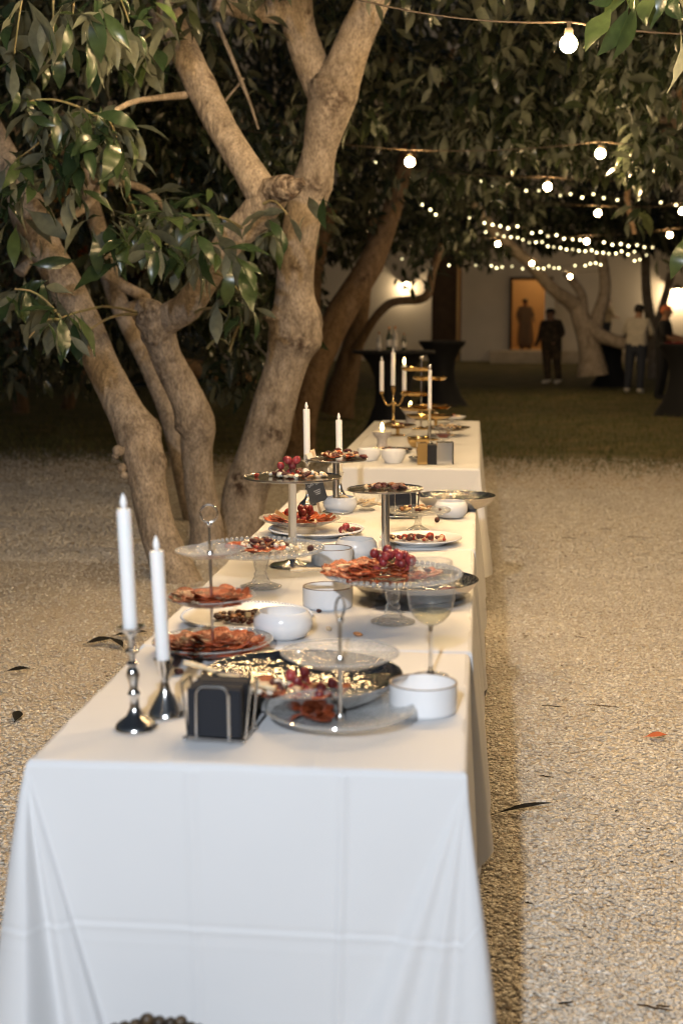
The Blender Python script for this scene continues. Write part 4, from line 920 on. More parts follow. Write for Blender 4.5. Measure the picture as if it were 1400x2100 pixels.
    V = [v for v in hd.v]; F = [f for f in hd.f if (sum(V[i][2] for i in f)/len(f) > 1.665) or (sum(V[i][1] for i in f)/len(f) > .035 and sum(V[i][2] for i in f)/len(f) > 1.585)]
    mbh = MB().add(V, F); link('hair', mbh.mesh('hair', M[hair]), o)
    mbn = MB().ball((0, -.105, 1.605), .016, 8, 6, (.8, 1, 1.3)); link('nose', mbn.mesh('nose', M['skin']), o)
    for sx in (-1, 1):
        link('ear', MB().ball((sx*.083, 0, 1.61), .024, 8, 6, (.35, .7, 1.1)).mesh('ear', M['skin']), o); link('eye', MB().ball((sx*.032, -.088, 1.635), .011, 8, 6).mesh('eye', M['hair']), o)
    link('mouth', MB().ball((0, -.093, 1.565), .022, 8, 6, (1, .3, .25)).mesh('mouth', M['redfab']), o)
    return o
bent = {'ell': (.25, -.05, 1.17), 'wrl': (.17, -.28, 1.14), 'elr': (-.25, -.05, 1.17), 'wrr': (-.15, -.29, 1.12)}
person('man in a pale shirt and dark jeans seen from behind at the black tables', at_z(1297, 806, 0), R(160), 1.78, 1.12, 'shirt', 'jeans', arms=bent)
person('person in dark clothes with an orange cap facing the table at the right edge', at_z(1352, 818, 0), R(70), 1.74, 1.1, 'blackcloth', 'blackcloth', 'blackcloth', hair='cap', arms=bent)
person('person in dark camouflage clothes and pale shoes below the leaning limb', at_z(1133, 786, 0), R(-35), 1.72, 1.3, 'camo', 'camo', 'shoe', sleeve=2)
person('figure in a long robe standing in the lit doorway', at_y(1078, 651, 51.3)*1.0-Vector((0, 0, 1.5-.38)), R(10), 1.80, 1.15, 'robe', 'robe', 'robe', robe=True, sleeve=2)
person('guest in a cream shirt with dark hair behind the leaning tree', at_y(1238, 651, 48.6)-Vector((0, 0, 1.5-.38)), R(120), 1.80, 1.1, 'cream', 'jeans', 'blackcloth', arms=bent)

# ================================================================ WHAT STANDS ON THE TABLES
def zt_(Y): return TZ if Y < YJ else (TZ+.0045 if Y < YK else (TZ+.0085 if Y < 6.6 else TZ+.001))
def tb(px, py):
    z = TZ
    for _ in range(3): p = at_z(px, py, z); z = zt_(p.y)+.0012
    return at_z(px, py, z)
PROTO = {}
def proto(key, make):
    if key not in PROTO: PROTO[key] = make(); return PROTO[key]
    return copy_tree(PROTO[key])
def shell(prof, th):   # a vessel wall: inside profile then back along the outside
    return prof

# ---- candlesticks and candles
def stick(h, rb, tall):
    if tall: P = [(0, 0), (rb, 0), (rb, .004), (rb*.86, .012), (rb*.40, .026), (rb*.22, .040), (.0075, h*.30), (.012, h*.34), (.0075, h*.38), (.008, h*.44), (.0125, h*.52), (.010, h*.57), (.0055, h*.60), (.011, h*.63), (.0055, h*.66), (.006, h*.72), (.0135, h*.75), (.0065, h*.78), (.006, h*.86), (.013, h*.93), (.024, h*.965), (.025, h*.985), (.0145, h*.98), (.014, h*.93), (0, h*.93)]
    else: P = [(0, 0), (rb, 0), (rb, .004), (rb*.85, .012), (rb*.55, .030), (rb*.30, h*.42), (.0085, h*.55), (.0075, h*.66), (.013, h*.80), (.017, h*.95), (.0185, h), (.0145, h), (.014, h*.9), (0, h*.9)]
    return MB().lathe(P, 32)
def candle_set(px, py, h, rb, tall, ch, tilt, lab_s, lab_c):
    p = tb(px, py); rot = (R(.4), R(tilt), 0)
    t = solo('candlestick', stick(h, rb, tall), M['silver'], lab_s, 'candlestick', p, rot, 'silver candlesticks on the near tables')
    m = Matrix.Rotation(R(tilt), 3, 'Y') @ Matrix.Rotation(R(.4), 3, 'X')
    c = thing('candle', lab_c, 'candle', p+m@Vector((0, 0, h*.932)), rot, 'white battery candles in silver candlesticks')
    r = .0132
    part('body', MB().lathe([(0, 0), (r, 0), (r, ch-.004), (r-.001, ch), (r-.004, ch), (.004, ch-.003), (0, ch-.003)], 28), M['candle'], c)
    part('flame', MB().lathe([(0, ch-.003), (.003, ch-.002), (.0062, ch+.007), (.0066, ch+.012), (.005, ch+.019), (.0028, ch+.025), (.0006, ch+.029), (0, ch+.029)], 16), M['flame_tip'], c)
candle_set(279, 1494, .195, .040, True, .226, -1.9, 'slender knobbed silver candlestick nearest the camera at the left front corner', 'tall white candle nearest the camera, in the slender knobbed candlestick')
candle_set(342, 1466, .110, .037, False, .214, -2.4, 'short silver candlestick with a flared foot beside the black napkins', 'white candle in the short flared candlestick beside the black napkins')
candle_set(631, 1036, .185, .036, True, .210, -.6, 'silver candlestick standing behind the tall grape stand', 'tall white candle behind the tall silver stand with grapes, left of the little slate sign')
candle_set(697, 1026, .115, .036, False, .222, -.8, 'candlestick half hidden behind the second tall silver stand', 'white candle rising behind the second tall silver stand, right one of the middle pair')

# ---- wire napkin racks
def napkin_rack(px, py, rz, label, lab2, wide=.106):
    p = tb(px, py); t = thing('napkin_rack', label, 'napkin holder', p, (0, 0, rz), 'wire napkin racks')
    wr = .0024; d = .046; W = wide/2
    def U(y, hw, h, lean): 
        pts = [(-hw, y, .004), (-hw*.98, y, h*.8)]
        for i in range(7): a = math.pi-i*math.pi/2/6; pts.append((-hw*.98+.016+.016*math.cos(a), y+lean, h-.016+.016*math.sin(a)))
        for i in range(7): a = math.pi/2-i*math.pi/2/6; pts.append((hw*.98-.016+.016*math.cos(a), y+lean, h-.016+.016*math.sin(a)))
        return pts+[(hw*.98, y, h*.8), (hw, y, .004)]
    part('front_loop', MB().tube(U(-d-.005, .030, .104, 0), wr, 8), M['wire'], t); part('back_loop', MB().tube(U(d+.005, .030, .104, 0), wr, 8), M['wire'], t)
    for sx in (-1, 1):
        part('side_post', MB().tube([(sx*W, -d*.6, .006), (sx*(W+.010), -d*.6, .100)], wr, 8).tube([(sx*W, d*.6, .006), (sx*(W+.010), d*.6, .100)], wr, 8).tube([(sx*(W+.010), -d*.6, .1), (sx*(W+.010), d*.6, .1)], wr, 8), M['wire'], t)
    part('base_frame', MB().tube([(-W, -d, .006), (W, -d, .006), (W, d, .006), (-W, d, .006)], wr, 8, closed=True), M['wire'], t)
    for sx in (-1, 1):
        for sy in (-1, 1): part('foot', MB().ball((sx*W, sy*d, .0045), .0048, 10, 8), M['wire'], t)
    s = thing('napkin_stack', lab2, 'napkins', p+Vector((0, 0, .010)), (0, 0, rz), 'stacks of black paper napkins')
    n = 22; mb = MB()
    for i in range(n):
        y = -d+.002+(2*d-.004)*(i+.5)/n; j = random.uniform(-.0015, .0015); hz = .088+random.uniform(-.0015, .0015)
        mb.box((j+.0025*math.sin(i*.6), y, hz/2), ((wide-.012), (2*d-.006)/n*.93, hz))
    part('napkins', mb, M['napkin'], s, False)
    return t
napkin_rack(452, 1508, R(-5), 'chrome wire napkin rack at the front edge of the near table', 'stack of black napkins in the rack at the front edge of the table')
napkin_rack(825, 1060, R(4), 'wire napkin rack behind the low glass cake stand', 'stack of black napkins behind the low glass cake stand')

# ---- glass tier stands
def dish(r, rim=.022, flat=.55):
    return [(0, .003), (r*flat, .003), (r*(flat+.1), .0055), (r*.85, rim*.6), (r*.97, rim*.93), (r, rim), (r*.995, rim+.0018), (r*.96, rim*.96), (r*.85, rim*.6+.002), (r*(flat+.1), .0075), (r*flat, .005), (0, .005)]
def tier_stand(px, py, tiers, top, ring, label, tilt=0, ring_rz=0):
    p = tb(px, py); t = thing('tier_stand', label, 'tiered stand', p, (0, R(tilt), 0))
    part('foot_ring', MB().lathe([(tiers[0][0]*.50, 0), (tiers[0][0]*.53, .003), (tiers[0][0]*.50, .004), (tiers[0][0]*.49, .001)], 40), M['glass'], t)
    for (r, z) in tiers: o_ = part('plate', MB().lathe(dish(r, r*.16+.006), 56), M['frost'], t, loc=(0, 0, z)); nn = 64; part('rim', MB().tube([(r*math.cos(2*math.pi*i/nn), r*math.sin(2*math.pi*i/nn), r*.16+.007) for i in range(nn)], .0016, 6, closed=True), M['glassrim'], o_)
    mb = MB().tube([(0, 0, .004), (0, 0, top)], .0036, 12)
    for (r, z) in tiers: mb.lathe([(0, z+.018), (.006, z+.017), (.0085, z+.010), (.009, z+.006), (.0036, z+.006)], 16)
    mb.ball((0, 0, top), .007, 12, 8); part('rod', mb, M['wire'], t)
    n = 28; part('ring_handle', MB().tube([(ring*math.cos(a)*math.cos(ring_rz), ring*math.cos(a)*math.sin(ring_rz), top+.005+ring+ring*1.05*math.sin(a)) for a in [2*math.pi*i/n for i in range(n)]], .0022, 8, closed=True), M['wire'], t)
    return p
TS1 = tier_stand(697, 1484, ((.138, 0.001), (.108, .112)), .196, .019, 'two tier glass stand at the front, its upper plate empty', 0, R(70))
TS2 = tier_stand(437, 1338, ((.135, 0.001), (.099, .108), (.077, .216)), .292, .019, 'three tier glass stand at the left edge with salami on two plates', -1.0, R(8))

# ---- pedestal stands
def glass_stand(px, py, r, h, label, style):
    p = tb(px, py); t = thing('cake_stand', label, 'cake stand', p, (0, 0, random.uniform(0, 6)))
    fr = r*.34
    part('foot', MB().lathe([(0, .001), (fr, .001), (fr, .004), (fr*.8, .008), (fr*.45, .016), (fr*.32, h*.30), (fr*.34, h*.36), (fr*.26, h*.42), (fr*.34, h*.62), (fr*.46, h*.82), (fr*.52, h*.93), (0, h*.93)], 16 if style != 'low' else 24), M['cutglass'], t, angle=25)
    part('plate', MB().lathe([(0, h-.006), (r*.9, h-.004), (r*.97, h), (r, h+.006), (r*.985, h+.007), (r*.95, h+.002), (r*.88, h), (0, h-.001)], 72), M['cutglass'], t)
    if style != 'low':
        mb = MB(); n = int(2*math.pi*r/.0155)
        for i in range(n): a = 2*math.pi*i/n; mb.ball((r*1.0*math.cos(a), r*1.0*math.sin(a), h+.008), .0062, 8, 6)
        part('beaded_rim', mb, M['glassrim'], t)
    return p+Vector((0, 0, h))
GS_mid = glass_stand(805, 1276, .165, .116, 'glass cake stand of salami and red grapes beside the wine glass', 'bead')
GS_left = glass_stand(535, 1204, .172, .104, 'glass cake stand with beaded rim behind the three tier stand', 'bead')
GS_low = glass_stand(856, 1088, .118, .070, 'low glass cake stand in front of the second napkin rack', 'low')
def silver_stand(px, py, r, h, label, tilt=0):
    p = tb(px, py); t = thing('cake_stand', label, 'cake stand', p, (0, R(tilt), 0), 'tall silver cake stands')
    part('foot', MB().lathe([(0, 0), (r*.45, 0), (r*.46, .004), (r*.42, .008), (r*.18, .014), (.013, .022), (.0, .022)], 40), M['silver'], t)
    part('stem', MB().lathe([(0, .02), (.0128, .022), (.0128, h*.95), (.017, h-.008), (.022, h-.003), (0, h-.003)], 28), M['silver'], t)
    part('plate', MB().lathe([(0, h-.002), (r*.97, h-.002), (r, h), (r, h+.004), (r*.985, h+.005), (r*.97, h+.002), (0, h+.002)], 64), M['silverplate'], t)
    return p+Vector((0, 0, h+.002))
SS1 = silver_stand(600, 1160, .147, .268, 'tall silver cake stand topped with grapes, left of the white bowls')
SS2 = silver_stand(689, 1052, .117, .205, 'tall silver cake stand furthest back, heaped with fruit in front of two candles')
SS3 = silver_stand(791, 1146, .118, .218, 'tall silver cake stand in the middle with few dried fruits on top', -.8)

# ---- hammered bowls
def hammered(px, py, r, h, label):
    p = tb(px, py); mb = MB(); n = 96; rows = []
    prof = [(0, .002), (.25, .002), (.5, .0025), (.62, .006), (.75, .020), (.86, .042), (.95, .068), (1, .092)]
    prof = [(a*r, b*h/.092) for a, b in prof]
    dense = []
    for (a, b), (c, d) in zip(prof, prof[1:]):
        for k in range(5): dense.append((a+(c-a)*k/5, b+(d-b)*k/5))
    dense.append(prof[-1]); outer = [(a+.001, b-.0016) for a, b in reversed(dense)]
    def dent(mb, k):
        V = []
        for v in mb.v:
            q = Vector(v); d = k*(.0011*mnoise.noise(q*75)+.0008*mnoise.noise(q*120)); rr = math.hypot(v[0], v[1])
            V.append((v[0]*(1+d/max(rr, .02)), v[1]*(1+d/max(rr, .02)), max(v[2]+d, .0003)))
        mb.v = V; return mb
    t = thing('hammered_bowl', label, 'bowl', p, group='hammered metal bowls')
    part('inside', dent(mb.lathe(dense+[(r+.0018, h+.0006)], n), 1), M['hammered'], t)
    part('outside', dent(MB().lathe([(r+.0018, h+.0006)]+outer, n), .3), M['silverplate'], t); return p
HB1 = hammered(619, 1430, .198, .050, 'large hammered silver bowl of grapes and nuts at the front')
HB2 = hammered(850, 1226, .168, .052, 'hammered metal bowl half hidden behind the glass stand of salami')
HB3 = hammered(934, 1041, .153, .050, 'hammered metal bowl hanging over the right edge of the table')

# ---- white ceramic
def cyl_bowl(px, py, r, h, label):
    p = tb(px, py); t = thing('white_bowl', label, 'bowl', p, group='white straight sided bowls')
    part('body', MB().lathe([(0, 0), (r*.93, 0), (r*.985, .004), (r, .010), (r, h-.0015), (r-.0035, h-.0015), (r-.004, .012), (r*.85, .007), (0, .006)], 56), M['ceramic'], t)
    part('glaze_rim', MB().lathe([(r+.0002, h-.0016), (r-.0006, h), (r-.003, h), (r-.0037, h-.0016)], 56), M['rim'], t)
def round_bowl(px, py, r, h, label, c='ceramic'):
    p = tb(px, py)
    return solo('white_bowl', MB().lathe([(0, 0), (r*.62, 0), (r*.80, .006), (r*.95, h*.35), (r, h*.55), (r*.96, h*.8), (r*.86, h*.97), (r*.83, h), (r*.80, h*.985), (r*.90, h*.75), (r*.92, h*.5), (r*.8, h*.2), (r*.5, .008), (0, .007)], 48), M[c], label, 'bowl', p, group='white round bellied bowls')
cyl_bowl(867, 1458, .0655, .058, 'white straight sided bowl at the front right beside the two tier stand')
cyl_bowl(672, 1243, .0655, .054, 'white straight sided bowl between the round bowl and the glass stand')
cyl_bowl(680, 1157, .0625, .052, 'white straight sided bowl touching the stem of the tall grape stand')
round_bowl(580, 1306, .070, .064, 'white round bellied bowl in front of the beaded platter')
round_bowl(730, 1143, .066, .060, 'white round bellied bowl left of the middle silver stand')
round_bowl(924, 1061, .063, .062, 'white round bellied bowl below the overhanging hammered bowl')
round_bowl(697, 1050, .066, .060, 'white round bellied bowl behind the stem of the furthest silver stand')
def platter(px, py, r, label, bead=True):
    p = tb(px, py); t = thing('platter', label, 'platter', p, group='white ceramic platters')
    part('body', MB().lathe([(0, 0), (r*.62, 0), (r*.66, .006), (r*.96, .017), (r, .020), (r*.995, .0225), (r*.95, .020), (r*.68, .011), (r*.62, .009), (0, .008)], 64), M['ceramic'], t)
    if bead:
        mb = MB(); n = int(2*math.pi*r/.0095)
        for i in range(n): a = 2*math.pi*i/n; mb.ball((r*.975*math.cos(a), r*.975*math.sin(a), .0222), .0032, 6, 4)
        part('beaded_rim', mb, M['ceramic'], t)
    return p+Vector((0, 0, .009))
WP1 = platter(506, 1278, .163, 'white beaded platter of nuts behind the round bowl at the left')
WP2 = platter(648, 1096, .165, 'white platter under the glass dish of salami and grapes')
WP3 = platter(862, 1114, .136, 'white flat platter with strawberries right of the middle silver stand', False)
# low glass dish resting on the platter
gd = at_z(615, 1077, zt_(5)+.030)
gt = thing('glass_dish', 'glass dish of salami, bread and grapes standing on a white platter', 'dish', gd)
part('plate', MB().lathe(dish(.142, .026), 56), M['frost'], gt); part('foot', MB().lathe([(.05, -.020), (.055, -.019), (.048, .003), (.044, .003)], 32), M['glass'], gt)
# footed glass bowl with crackers
p = tb(752, 1046); gb = thing('glass_bowl', 'glass bowl of crackers behind the middle silver stand', 'bowl', p)
part('bowl', MB().lathe([(0, .012), (.02, .013), (.042, .024), (.052, .045), (.055, .068), (.053, .068), (.040, .026), (.02, .016), (0, .015)], 40), M['glass'], gb); part('foot', MB().lathe([(0, .001), (.032, .001), (.030, .004), (.012, .008), (.012, .013), (0, .013)], 32), M['glass'], gb)

# ---- wine glass
p = tb(882, 1386); wg = thing('wine_glass', 'large stemmed wine glass with a little white wine', 'wine glass', p)
part('bowl', MB().lathe([(.004, .108), (.012, .110), (.027, .118), (.039, .131), (.047, .150), (.0500, .172), (.0490, .198), (.0455, .225), (.0425, .246)], 56), M['wineglass'], wg)
part('rim', MB().lathe([(.0418, .246), (.0425, .2474), (.0432, .246)], 56), M['glassrim'], wg)
part('stem', MB().lathe([(0, .003), (.009, .006), (.005, .014), (.0038, .03), (.0036, .09), (.0042, .104), (.007, .109), (0, .109)], 24), M['solidglass'], wg)
part('foot', MB().lathe([(0, .0005), (.038, .0005), (.039, .0015), (.036, .0028), (.012, .0052), (0, .0062)], 48), M['wineglass'], wg)
part('wine', MB().lathe([(0, .1095), (.011, .1108), (.026, .1188), (.038, .1315), (.0415, .1395), (0, .1395)], 48), M['wine'], wg)

# ---- little slate sign
p = tb(655, 1052); sg = thing('table_sign', 'little dark slate sign with white handwriting, leaning on a wooden stake', 'sign', p, (R(-4), R(-17), R(6)))
part('card', MB().box((0.013, 0, .093), (.068, .004, .105)), M['slate'], sg, False)
part('stake', MB().box((.004, .006, .03), (.010, .006, .064)), M['wood'], sg, False)
mb = MB()   # two looping words and two short printed lines: unreadable in the photograph
def scr(x0, z0, s, n, seed):
    rr = random.Random(seed); P = []
    for i in range(n*8): a = i/8*2*math.pi; P.append((x0+s*(i/8*.75+.35*math.cos(a)), -.0026, z0+s*(.55*math.sin(a))*(1.5 if (i//8) in (0, n-2) else .8)+s*i*.03))
    mb.tube(P, .0007, 4)
scr(-.012, .108, .0075, 4, 1); scr(.018, .111, .0068, 4, 2); scr(-.004, .130, .006, 4, 3)
for i, (xx, ln) in enumerate(((.016, .026), (.018, .022), (.018, .018))): mb.box((xx, -.0026, .086-i*.007+.0), (ln, .001, .0022), rot=Matrix.Rotation(R(-6), 3, 'Y'))
part('lettering', mb, M['chalk'], sg, False)

# ---- food: prototypes
def wavy_slice(seed):
    rr = random.Random(seed); n = 20; r = .0215; ph = rr.random()*6; am = rr.uniform(.001, .0035); mb = MB(); V = []; F = []
    for k, (q, z) in enumerate(((0, .0), (.5, 0), (.9, 0), (1, .0008), (.97, .0022), (.5, .0022), (0, .0022))):
        for i in range(n):
            a = 2*math.pi*i/n; V.append((r*q*math.cos(a)*(1+.04*math.sin(3*a+ph)), r*q*math.sin(a), z+am*q*q*(math.sin(2*a+ph)+.5*math.sin(3*a))+am))
    for k in range(6):
        for i in range(n): j = (i+1) % n; F.append((k*n+i, k*n+j, (k+1)*n+j, (k+1)*n+i))
    return mb.add(V, F).mesh('salami_slice', M['salami'])
SAL = [wavy_slice(i) for i in range(7)]
def cres(m):   # a cashew shaped nut
    P = [(.008*math.cos(a), .008*math.sin(a), .004) for a in [R(x) for x in range(0, 200, 33)]]
    return MB().tube(P, [.002, .004, .0048, .0048, .0046, .0044, .0025][:len(P)], 8).mesh('nut', m)
def blob(name, m, sc, r, jit, nu=9, nv=7): return MB().ball((0, 0, r*sc[2]), r, nu, nv, sc, None, jit).mesh(name, m, True, 70)
FOOD = {'cashew': [cres(M['nut'])], 'hazelnut': [blob('nut', M['nut'], (1, 1, 1), .0062, .06)], 'almond': [blob('nut', M['almond'], (1.5, .85, .55), .0075, .05)],
        'raisin': [blob('raisin', M['raisin'], (1.35, .9, .7), .0066, .16) for _ in range(3)], 'berry': [blob('berry', M['cranberry'], (1.2, .9, .8), .006, .12) for _ in range(2)],
        'cheese': [MB().box((0, 0, .0055), (.011, .012, .010)).mesh('cheese_crumb', M['cheese'], False), blob('cheese_crumb', M['cheese'], (1.3, 1, .8), .007, .22)],
        'cracker': [MB().box((0, 0, .003), (.034, .020, .006)).mesh('cracker', M['bread'], False)], 'apricot': [blob('dried_apricot', M['salami'], (1.5, 1.2, .45), .010, .12)], 'fig': [blob('dried_fig', M['raisin'], (1.5, 1.2, .7), .009, .15)],
        'strawberry': [MB().lathe([(0, 0), (.004, .002), (.011, .014), (.0125, .022), (.008, .028), (0, .029)], 14).mesh('strawberry', M['cranberry'])], 'olive': [blob('olive', M['raisin'], (1.3, 1, 1), .009, 0)], 'salami': SAL}
CATN = {'cashew': ('nut', 'pale curved nut'), 'hazelnut': ('nut', 'round roasted nut'), 'almond': ('nut', 'brown flat nut'), 'raisin': ('raisin', 'dark wrinkled raisin'), 'berry': ('berry', 'red dried berry'), 'cheese': ('cheese', 'white cheese crumb'), 'cracker': ('cracker', 'pale cracker'), 'apricot': ('dried fruit', 'orange dried fruit'), 'fig': ('dried fruit', 'dark dried fruit'), 'strawberry': ('strawberry', 'red strawberry'), 'olive': ('olive', 'black olive'), 'salami': ('salami', 'orange red salami slice')}
def bit(kind, p, where, rot=None, sc=1, group=None):
    me = random.choice(FOOD[kind]); o = bpy.data.objects.new(me.name.split('.')[0], me); col.objects.link(o); o.location = p
    o.rotation_euler = rot or (random.uniform(-.5, .5), random.uniform(-.5, .5), random.uniform(0, 6.28)); o.scale = (sc*random.uniform(.85, 1.2),)*3
    c, l = CATN[kind]; tag(o, l+' '+where, c, c+' '+where); return o
def heap(c, ax, ay, h, mix, where, base=.003):
    for kind, n in mix:
        for _ in range(n):
            a = random.uniform(0, 6.28); q = math.sqrt(random.random()); z = base+h*(1-q*q)*random.random()
            bit(kind, c+Vector((ax*q*math.cos(a), ay*q*math.sin(a), z)), where)
def fan(c, r, n, where, a0=0, a1=360, tilt=14, z=.006, rings=1, step=.034):
    for k in range(rings):
        rr = r-k*step; m = max(3, int(n*rr/r)) if k else n
        for i in range(m):
            a = R(a0+(a1-a0)*(i+.5*(k % 2))/m)+random.gauss(0, .05); q = rr+random.gauss(0, .004)
            p = c+Vector((q*math.cos(a), q*math.sin(a), z+.004*k+random.uniform(0, .005)))
            tl = R(tilt*(1.6 if math.sin(a) > .3 and k == 0 else 1)+random.gauss(0, 6)); m3 = Matrix.Rotation(tl, 3, Vector((math.sin(a), -math.cos(a), 0))) @ Matrix.Rotation(random.uniform(0, 6.28), 3, 'Z'); bit('salami', p, where, tuple(m3.to_euler()), 1)
def grapes(c, n, w, h, label, r=.0105, ax=1, ay=.6):
    t = thing('grape_bunch', label, 'grapes', c); P = []
    tries = 0
    while len(P) < n and tries < 4000:
        tries += 1; a = random.uniform(0, 6.28); q = math.sqrt(random.random()); x, y = w*ax*q*math.cos(a), w*ay*q*math.sin(a); z = r
        ok = True
        for (u, v, s) in P:
            dd = math.hypot(x-u, y-v)
            if dd < 1.9*r: z = max(z, s+math.sqrt(max(0, (1.9*r)**2-dd*dd)))
        if z > h: continue
        P.append((x, y, z))
    me = [MB().ball((0, 0, 0), r, 14, 10, (1, 1, 1.12)).mesh('grape', M['grape']) for _ in range(2)]
    for (x, y, z) in P:
        link('grape', random.choice(me), t, (x, y, z), (random.uniform(-.6, .6), random.uniform(-.6, .6), random.random()*6), (random.uniform(.86, 1.08),)*3)
    tops = sorted(P, key=lambda q: -q[2])[:5]; mb = MB()
    for (x, y, z) in tops: mb.tube([(0, 0, h*.5), (x*.6, y*.6, z*.9), (x, y, z+r*.9)], .0011, 5)
    part('stalk', mb, M['stem'], t); return t
def sticks(a, b, r, label, n=10):
    A, B = Vector(a), Vector(b); pts = []; rs = []
    for i in range(n+1):
        q = i/n; p = A.lerp(B, q); p.z += .0016*math.sin(q*7); p.x += .0012*math.sin(q*11); pts.append(p-A); rs.append(r*(.9+.18*math.sin(q*13+1))*(.75 if i in (0, n) else 1))
    solo('bread_stick', MB().tube(pts, rs, 10), M['bread'], label, 'breadstick', A, group='pale breadsticks on the buffet')

D = Vector
# front two tier stand: a few slices at the left of the lower plate
w_ = 'left on the front two tier stand'
for dx, dy, tz in ((-.085, -.004, .006), (-.060, .018, .007), (-.040, -.012, .007), (-.030, .022, .010), (-.052, .0, .013)): bit('salami', TS1+D((dx, dy, tz)), w_, (random.gauss(0, .25), random.gauss(0, .2), random.random()*6))
# three tier stand
fan(TS2+D((0, 0, .006)), .108, 28, 'on the bottom plate of the three tier stand', rings=4, tilt=16, step=.026)
fan(TS2+D((-.002, 0, .113)), .076, 20, 'on the middle plate of the three tier stand', rings=3, tilt=16, step=.023)
heap(WP1+D((.0, -.01, 0)), .075, .055, .018, [('raisin', 26), ('almond', 10), ('fig', 12), ('cheese', 5), ('hazelnut', 4)], 'heaped on the white beaded platter')
# front hammered bowl
h0 = HB1+D((0, 0, .006))
fan(h0+D((-.01, 0, 0)), .085, 9, 'under the nuts in the front hammered bowl', a0=150, a1=390, tilt=8, rings=2)
heap(h0+D((-.02, -.03, .004)), .105, .06, .02, [('cashew', 9), ('almond', 9), ('raisin', 14), ('cheese', 9), ('hazelnut', 9), ('berry', 8), ('fig', 6)], 'in the front hammered bowl')
grapes(h0+D((.035, -.035, .006)), 8, .050, .028, 'loose red grapes in the front hammered bowl'); grapes(h0+D((-.015, .015, .012)), 5, .022, .03, 'little cluster of red grapes deeper in the front hammered bowl')
bs0 = at_z(378, 1359, TZ+.064); sticks(bs0, at_z(566, 1414, TZ+.034), .0062, 'long breadstick sticking out over the left rim of the front hammered bowl')
sticks(at_z(445, 1408, TZ+.040), at_z(532, 1398, TZ+.036), .0062, 'short breadstick inside the front hammered bowl, behind the napkins')
# glass stand in the middle
g = GS_mid
fan(g+D((-.03, 0, 0)), .132, 26, 'fanned on the glass stand beside the wine glass', a0=70, a1=340, tilt=9, rings=5, step=.024)
fan(g+D((.03, -.02, .0)), .07, 6, 'at the right of the glass stand beside the wine glass', a0=-80, a1=60, tilt=8)
grapes(g+D((.000, -.030, .010)), 15, .048, .055, 'bunch of red grapes on the glass stand beside the wine glass', .0125); heap(g+D((.04, -.01, .008)), .05, .03, .012, [('cheese', 5), ('raisin', 5), ('hazelnut', 5), ('cashew', 3)], 'round the grapes on the middle glass stand')
sticks(at_z(596, 1170, g.z+.012), at_z(772, 1165, g.z+.013), .0052, 'breadstick jutting left from the glass stand of grapes, front one'); sticks(at_z(690, 1163, g.z+.022), at_z(778, 1157, g.z+.019), .0052, 'breadstick lying behind the other on the glass stand of grapes')
sticks(at_z(712, 1176, g.z+.010), at_z(782, 1160, g.z+.022), .005, 'breadstick crossed below the grape bunch on the glass stand')
for dx, dy in ((.10, -.02), (.115, .02), (.085, .05)): bit('salami', HB2+D((dx, dy, .012)), 'in the half hidden hammered bowl', (.15, -.2, random.random()*6))
# beaded stand at the left
g = GS_left
fan(g+D((-.015, -.02, 0)), .066, 14, 'at the left of the beaded glass stand', tilt=10, rings=2)
heap(g+D((.005, -.005, .008)), .060, .06, .022, [('raisin', 14), ('fig', 8), ('cheese', 9), ('cashew', 6), ('hazelnut', 6), ('almond', 10), ('berry', 4)], 'heaped on the beaded glass stand'); heap(g+D((.09, .0, 0)), .02, .03, .004, [('cheese', 4), ('hazelnut', 1)], 'at the right of the beaded glass stand'); bit('olive', g+D((.140, -.02, .003)), 'alone near the right rim of the beaded glass stand')
# tall stands
grapes(SS1+D((-.012, .0, 0)), 9, .030, .052, 'small bunch of pale red grapes on the tall silver stand', .0118, .9, .6)
heap(SS1+D((.015, -.01, 0)), .085, .05, .014, [('raisin', 12), ('cheese', 14), ('almond', 8), ('cashew', 8), ('berry', 4), ('fig', 6)], 'on the tall silver stand topped with grapes'); bit('berry', SS1+D((-.105, -.02, .0)), 'alone at the left of the tall silver grape stand', sc=1.6)
fan(SS2+D((.01, 0, 0)), .055, 8, 'on the furthest tall silver stand', tilt=8); heap(SS2+D((.015, 0, .006)), .075, .05, .022, [('raisin', 12), ('fig', 8), ('almond', 12), ('cashew', 8), ('hazelnut', 8), ('apricot', 4)], 'heaped on the furthest tall silver stand'); bit('fig', SS2+D((.105, -.01, .003)), 'alone at the right of the furthest silver stand', sc=1.3)
q = SS2+D((-.085, .0, .006)); solo('cracker', MB().box((0, 0, .014), (.018, .012, .030)), M['bread'], 'pale cracker standing on end at the left of the furthest silver stand', 'cracker', q, (0, R(-14), .3), smooth=False); bit('cheese', SS2+D((-.10, -.02, .002)), 'at the left of the furthest silver stand', sc=1.8)
heap(SS3+D((.0, -.01, 0)), .066, .030, .012, [('fig', 12), ('raisin', 8), ('cashew', 6), ('almond', 4), ('apricot', 4)], 'on the middle silver stand')
